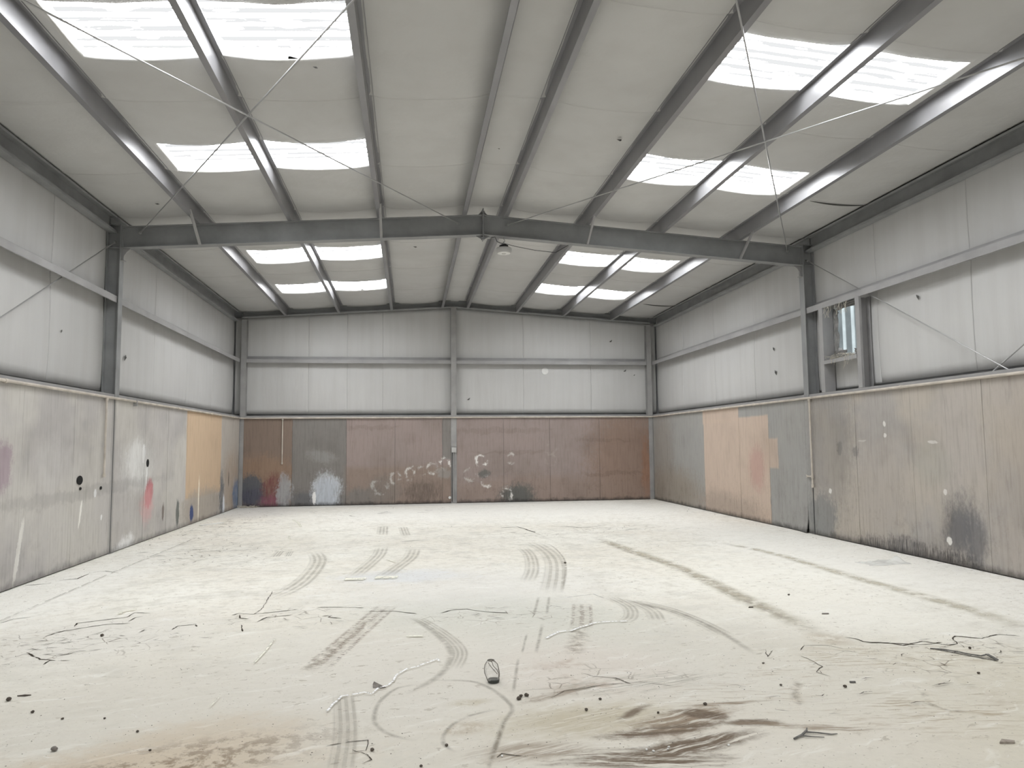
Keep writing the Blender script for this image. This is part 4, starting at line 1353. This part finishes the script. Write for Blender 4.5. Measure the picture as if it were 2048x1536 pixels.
# ------------------------------------------------------------------ loose things on the floor
def rock(name, x, y, sx, sy, sz, mat, label, group=None, cat='stone', seed=0):
    bm = bmesh.new()
    bmesh.ops.create_icosphere(bm, subdivisions=2, radius=1)
    for v in bm.verts:
        k = 1 + .35 * mnoise.noise(v.co * 1.3 + Vector((seed * 3.7, seed, 0)))
        v.co = Vector((v.co.x * sx * k, v.co.y * sy * k, v.co.z * sz * k))
    zmin = min(v.co.z for v in bm.verts)
    for v in bm.verts:
        v.co.z -= zmin
    me = bpy.data.meshes.new(name)
    bm.to_mesh(me); bm.free()
    me.materials.append(mat)
    o = bpy.data.objects.new(name, me)
    o.location = (x, y, .0005)
    o.rotation_euler = (0, 0, seed * 1.3)
    link(o)
    return tag(o, label, cat, group)


rock('pebble', 2.05, 5.41, .018, .015, .012, M['stone'], 'round dark pebble by the left edge of the floor view', seed=1)
rock('pebble', 2.733, 4.496, .019, .016, .013, M['stone_grey'], 'largest grey-brown pebble on the lower left floor', seed=2)
rock('pebble', 5.366, 4.885, .018, .014, .010, M['stone'], 'dark pebble, nearest of three beside the bottle', seed=3)
rock('pebble', 5.425, 4.940, .018, .014, .010, M['stone'], 'dark pebble, rightmost of three beside the bottle', seed=4)
rock('pebble', 5.388, 4.932, .014, .012, .008, M['stone'], 'dark pebble, smallest of three beside the bottle', seed=5)
SM = [(2.32, 5.145), (2.814, 4.961), (2.56, 4.995), (3.094, 4.701), (3.258, 4.411), (4.865, 4.213), (4.722, 3.974), (6.172, 4.503), (6.795, 10.19), (7.162, 4.86), (7.568, 4.761), (8.658, 4.874), (4.462, 4.217), (5.883, 4.793), (9.07, 5.452), (6.512, 4.596), (8.72, 7.64), (1.98, 7.08), (7.28, 5.35), (5.75, 4.62)]
for i, (x, y) in enumerate(SM):
    k = random.uniform(.7, 1.25) * (1.5 if y > 7 else 1)
    rock('pebble', x, y, .011 * k, .009 * k, .007 * k, M['stone'], 'tiny dark pebble lying loose on the dusty floor', 'tiny dark pebbles scattered on the floor', seed=6 + i)
for i, (x, y) in enumerate([(6.045, 3.975), (6.06, 4.0), (5.93, 3.99), (5.96, 3.965), (6.39, 3.975), (5.15, 4.03)]):
    rock('concrete_chip', x, y, .008, .006, .005, M['plastic_white'], 'pale concrete chip lying in the brown dirt smear', 'pale chips in the dirt smear', 'chip', 40 + i)


def chip_obj(name, pts, th, mat, label, cat, loc, group=None):
    n = len(pts)
    vs = [(x, y, z) for x, y, z in pts] + [(x, y, z + th) for x, y, z in pts]
    fs = [tuple(range(n))[::-1], tuple(range(n, 2 * n))] + [(i, (i + 1) % n, n + (i + 1) % n, n + i) for i in range(n)]
    o = obj(name, vs, fs, mat)
    o.location = loc
    return tag(o, label, cat, group)


chip_obj('wood_offcut', [(-.050, -.016, .0), (.030, -.028, .0), (.050, -.007, .0), (-.006, .020, .0)], .010, M['wood'], 'flat weathered wood offcut at the lower right of the floor', 'wood offcut', (7.90, 3.78, .001))
chip_obj('wood_chip', [(-.02, -.006, 0), (.02, -.010, 0), (.022, .004, 0), (-.013, .011, 0)], .010, M['darkwood'], 'small brown wood chip lying on the right foreground floor', 'wood chip', (7.672, 4.842, .001))
chip_obj('bark_scrap', [(-.04, -.004, 0), (.012, -.014, 0), (.045, .0, 0), (.0, .012, 0)], .006, M['stone'], 'flat dark scrap on the floor near the left edge of view', 'scrap', (2.10, 5.50, .001))
chip_obj('bark_scrap', [(-.03, -.012, 0), (.02, -.012, 0), (.03, .006, 0), (-.012, .012, 0)], .008, M['stone'], 'dark scrap beside the muddy wheel track on the right', 'scrap', (8.05, 7.15, .001))
chip_obj('bark_scrap', [(-.04, -.012, 0), (.03, -.018, 0), (.04, .006, 0), (-.02, .018, 0)], .007, M['stone_grey'], 'lone dark scrap between the two long wheel tracks', 'scrap', (8.618, 6.764, .001))
chip_obj('flat_board', [(-.20, -.22, 0), (-.12, -.25, 0), (.20, .24, 0), (.10, .26, 0)], .014, M['plastic_white'], 'thin pale board lying on the floor by the left wall', 'board', (.45, 16.75, .001))

# crumpled paper scrap with folded corner
vs = [(-.04, -.016, 0), (.016, -.036, 0), (.048, -.024, .001), (.0, .016, .014), (-.036, .04, .026), (-.044, .024, .010)]
o = obj('paper_scrap', vs, [(0, 1, 3, 5), (1, 2, 3), (5, 3, 4)], M['stone_grey'])
o.location = (4.455, 5.29, .0015)
sm = o.modifiers.new('thickness', 'SOLIDIFY'); sm.thickness = .0015; sm.offset = 1
tag(o, 'small folded dark scrap beside the white chalk line', 'scrap')

# split strip of dark trim
b = MB()
P = [(8.76, 5.50, .006), (8.83, 5.45, .010), (8.88, 5.38, .012), (8.93, 5.30, .010), (8.99, 5.24, .010), (9.03, 5.23, .02), (9.02, 5.13, .010)]
for a, c in zip(P, P[1:]):
    b.bar(a, c, .013, .006)
P2 = [(8.79, 5.48, .006), (8.86, 5.37, .006), (8.92, 5.27, .006), (8.97, 5.19, .006), (9.01, 5.13, .006)]
for a, c in zip(P2, P2[1:]):
    b.bar(a, c, .008, .005)
b.bar((9.03, 5.23, .022), (9.02, 5.12, .012), .024, .008)
tag(b.build('trim_strip', M['darkwood']), 'bent dark split strip lying on the right foreground floor', 'strip')

# forked twig
b = MB()
b.tube([(6.78, 3.99, .008), (6.85, 4.03, .010), (6.90, 4.07, .016), (6.93, 4.12, .010)], [.006, .007, .006, .003], 6)
b.tube([(6.89, 4.06, .012), (6.95, 4.045, .01), (7.02, 4.02, .006), (7.06, 4.025, .005)], [.005, .004, .004, .002], 6)
b.tube([(6.84, 4.02, .01), (6.90, 4.00, .008), (6.96, 3.99, .005)], [.004, .003, .002], 6)
tag(b.build('dry_twig', M['darkwood']), 'dry forked twig on the floor right of the brown dirt', 'twig')

# clear plastic sheet by the right wall
t = NT('clear_polythene')
g = t.bsdf((.93, .94, .93, 1), .18, None, .6)
M['polythene'] = t.done(t.n('MixShader', {0: .55, 1: t.n('BsdfTransparent').outputs[0], 2: g}).outputs[0])
vs, fs = [], []
NU, NV = 22, 12
for j in range(NV + 1):
    for i in range(NU + 1):
        u, v = i / NU, j / NV
        x = 10.72 + .62 * u + .03 * math.sin(v * 5)
        y = 9.22 + .30 * v + .10 * u * v - .03 * math.sin(u * 6)
        e = min(u, 1 - u, v, 1 - v) * 8
        h = .004 + min(1, e) * (.03 * abs(mnoise.noise((u * 5, v * 5, 1))) + .07 * math.exp(-((u - .9) ** 2 + (v - .5) ** 2) * 30))
        vs.append((x, y, h))
fs = [(j * (NU + 1) + i, j * (NU + 1) + i + 1, (j + 1) * (NU + 1) + i + 1, (j + 1) * (NU + 1) + i) for j in range(NV) for i in range(NU)]
o = obj('plastic_sheet', vs, fs, M['polythene'], None, True)
tag(o, 'crumpled clear plastic sheet on the floor near the right wall', 'plastic sheet')

# fluff tuft in the far left corner
b = MB()
rs = random.Random(5)
for k in range(70):
    x, y = .08 + rs.random() * .45, D - .12 - rs.random() * .12
    a, L = rs.uniform(0, 6.28), rs.uniform(.06, .18)
    b.tube([(x, y, .003), (x + .5 * L * math.cos(a), y - abs(.4 * L * math.sin(a)), .05 * rs.random() + .02), (x + L * math.cos(a) * .8, y - abs(L * math.sin(a)) * .6, .003 + .08 * rs.random())], .003, 4)
tag(b.build('fluff_tuft', M['straw']), 'pale wispy tuft of fibres in the far left floor corner', 'debris')

# cut-open clear plastic bottle standing on its dark base
bx, by = 5.235, 5.262
bo = empty('plastic_bottle', (bx, by, 0), 'crushed clear plastic bottle standing alone in the middle foreground', 'bottle')
t = NT('clear_scratched_plastic')
lw = t.n('LayerWeight', {0: .35}).outputs['Facing']
nz = t.noise(t.pos(), 30, 3)
gl = t.bsdf(t.mix(t.mr(lw, .3, .95), (.80, .79, .76, 1), (.10, .095, .085, 1)), .2, None, .5)
fac = t.math('ADD', t.mr(lw, .15, .9, .16, .95), t.mr(nz, .55, .75, 0, .25), clamp=True)
M['clear_plastic'] = t.done(t.n('MixShader', {0: fac, 1: t.n('BsdfTransparent').outputs[0], 2: gl}).outputs[0])
M['dark_plastic'] = simple('dark_tinted_plastic', (.055, .058, .052, 1), .35)
M['plastic_rim'] = simple('brown_grey_plastic', (.14, .125, .105, 1), .4)
prof = [(.040, .0, .008), (.044, .014, .008), (.047, .035, .004), (.052, .065, -.002), (.051, .095, -.006), (.045, .122, -.008), (.033, .142, -.010), (.022, .150, -.010)]
vs, n = [], 14
for (rr, z, ox) in prof:
    for k in range(n):
        a = 2 * math.pi * k / n
        q = 1 + .10 * mnoise.noise((math.cos(a) * 1.6, math.sin(a) * 1.6, z * 14))
        vs.append((bx + ox + rr * q * math.cos(a), by + .82 * rr * q * math.sin(a), z + .001))
fs = [(i * n + k, i * n + (k + 1) % n, (i + 1) * n + (k + 1) % n, (i + 1) * n + k) for i in range(1, len(prof) - 1) for k in range(n)]
o = obj('bottle_wall', vs, fs, M['clear_plastic'])
o.parent = bo; o.matrix_parent_inverse = bo.matrix_world.inverted()
b = MB().lathe([(.036, 0), (.041, .004), (.043, .016), (.040, .022)], (bx + .008, by, .001), 14)
b.build('bottle_base', M['dark_plastic'], bo)
b = MB()
top = [Vector(v) for v in vs[-n:]]
b.tube(top + [top[0]], .004, 6)
b.build('torn_rim', M['plastic_rim'], bo)
b = MB()
cr = lambda i, k: Vector(vs[i * n + k % n]) + Vector((0, -.0015, 0))
for path in ([(7, 10), (6, 11), (5, 11), (4, 12), (3, 13), (2, 13), (1, 13)], [(6, 8), (5, 7), (4, 7), (3, 7), (2, 8), (1, 8)], [(7, 12), (6, 13), (5, 0), (4, 0), (3, 0), (2, 0)], [(6, 9), (5, 10), (4, 11), (3, 12)]):
    b.tube([cr(*q) for q in path], .0022, 5)
b.build('crease', M['plastic_rim'], bo)

# fine grit over the floor: nobody could count it
b = MB()
rg = random.Random(21)
zones = [(6.0, 4.4, .8, .5, 420), (3.4, 4.5, .9, .5, 260), (8.4, 5.0, 1.1, .8, 420), (5.9, 5.5, .4, .5, 160), (1.8, 6.9, .8, .7, 220), (8.2, 8.5, .16, 2.2, 240), (6, 8, 4.5, 3.5, 420), (2, 18, 2, 2.5, 160), (11.6, 11, .18, 3.5, 160), (.2, 12, .16, 4, 160), (6, 5, 2.6, 1.0, 420)]
for (cx, cy, sx, sy, k) in zones:
    for _ in range(k):
        x, y = rg.gauss(cx, sx), rg.gauss(cy, sy)
        if not (.03 < x < W - .03 and 3.2 < y < D - .05):
            continue
        s = abs(rg.gauss(.0012, .0014)) * max(1, y / 7) + .0007
        a = rg.uniform(0, 6.28)
        el = rg.uniform(.35, 1)
        ca, sa = math.cos(a), math.sin(a)
        q = [(x + s * 1.6 * ca, y + s * 1.6 * sa, .001), (x - s * el * sa, y + s * el * ca, .001), (x - s * ca, y - s * sa, .001), (x + s * el * sa, y - s * el * ca, .001), (x, y, .001 + s * .8)]
        b.add(q, [(0, 1, 4), (1, 2, 4), (2, 3, 4), (3, 0, 4), (3, 2, 1, 0)])
tag(b.build('floor_grit', M['stone_grey']), 'fine dark grit scattered over the dusty concrete floor', 'grit', kind='stuff')
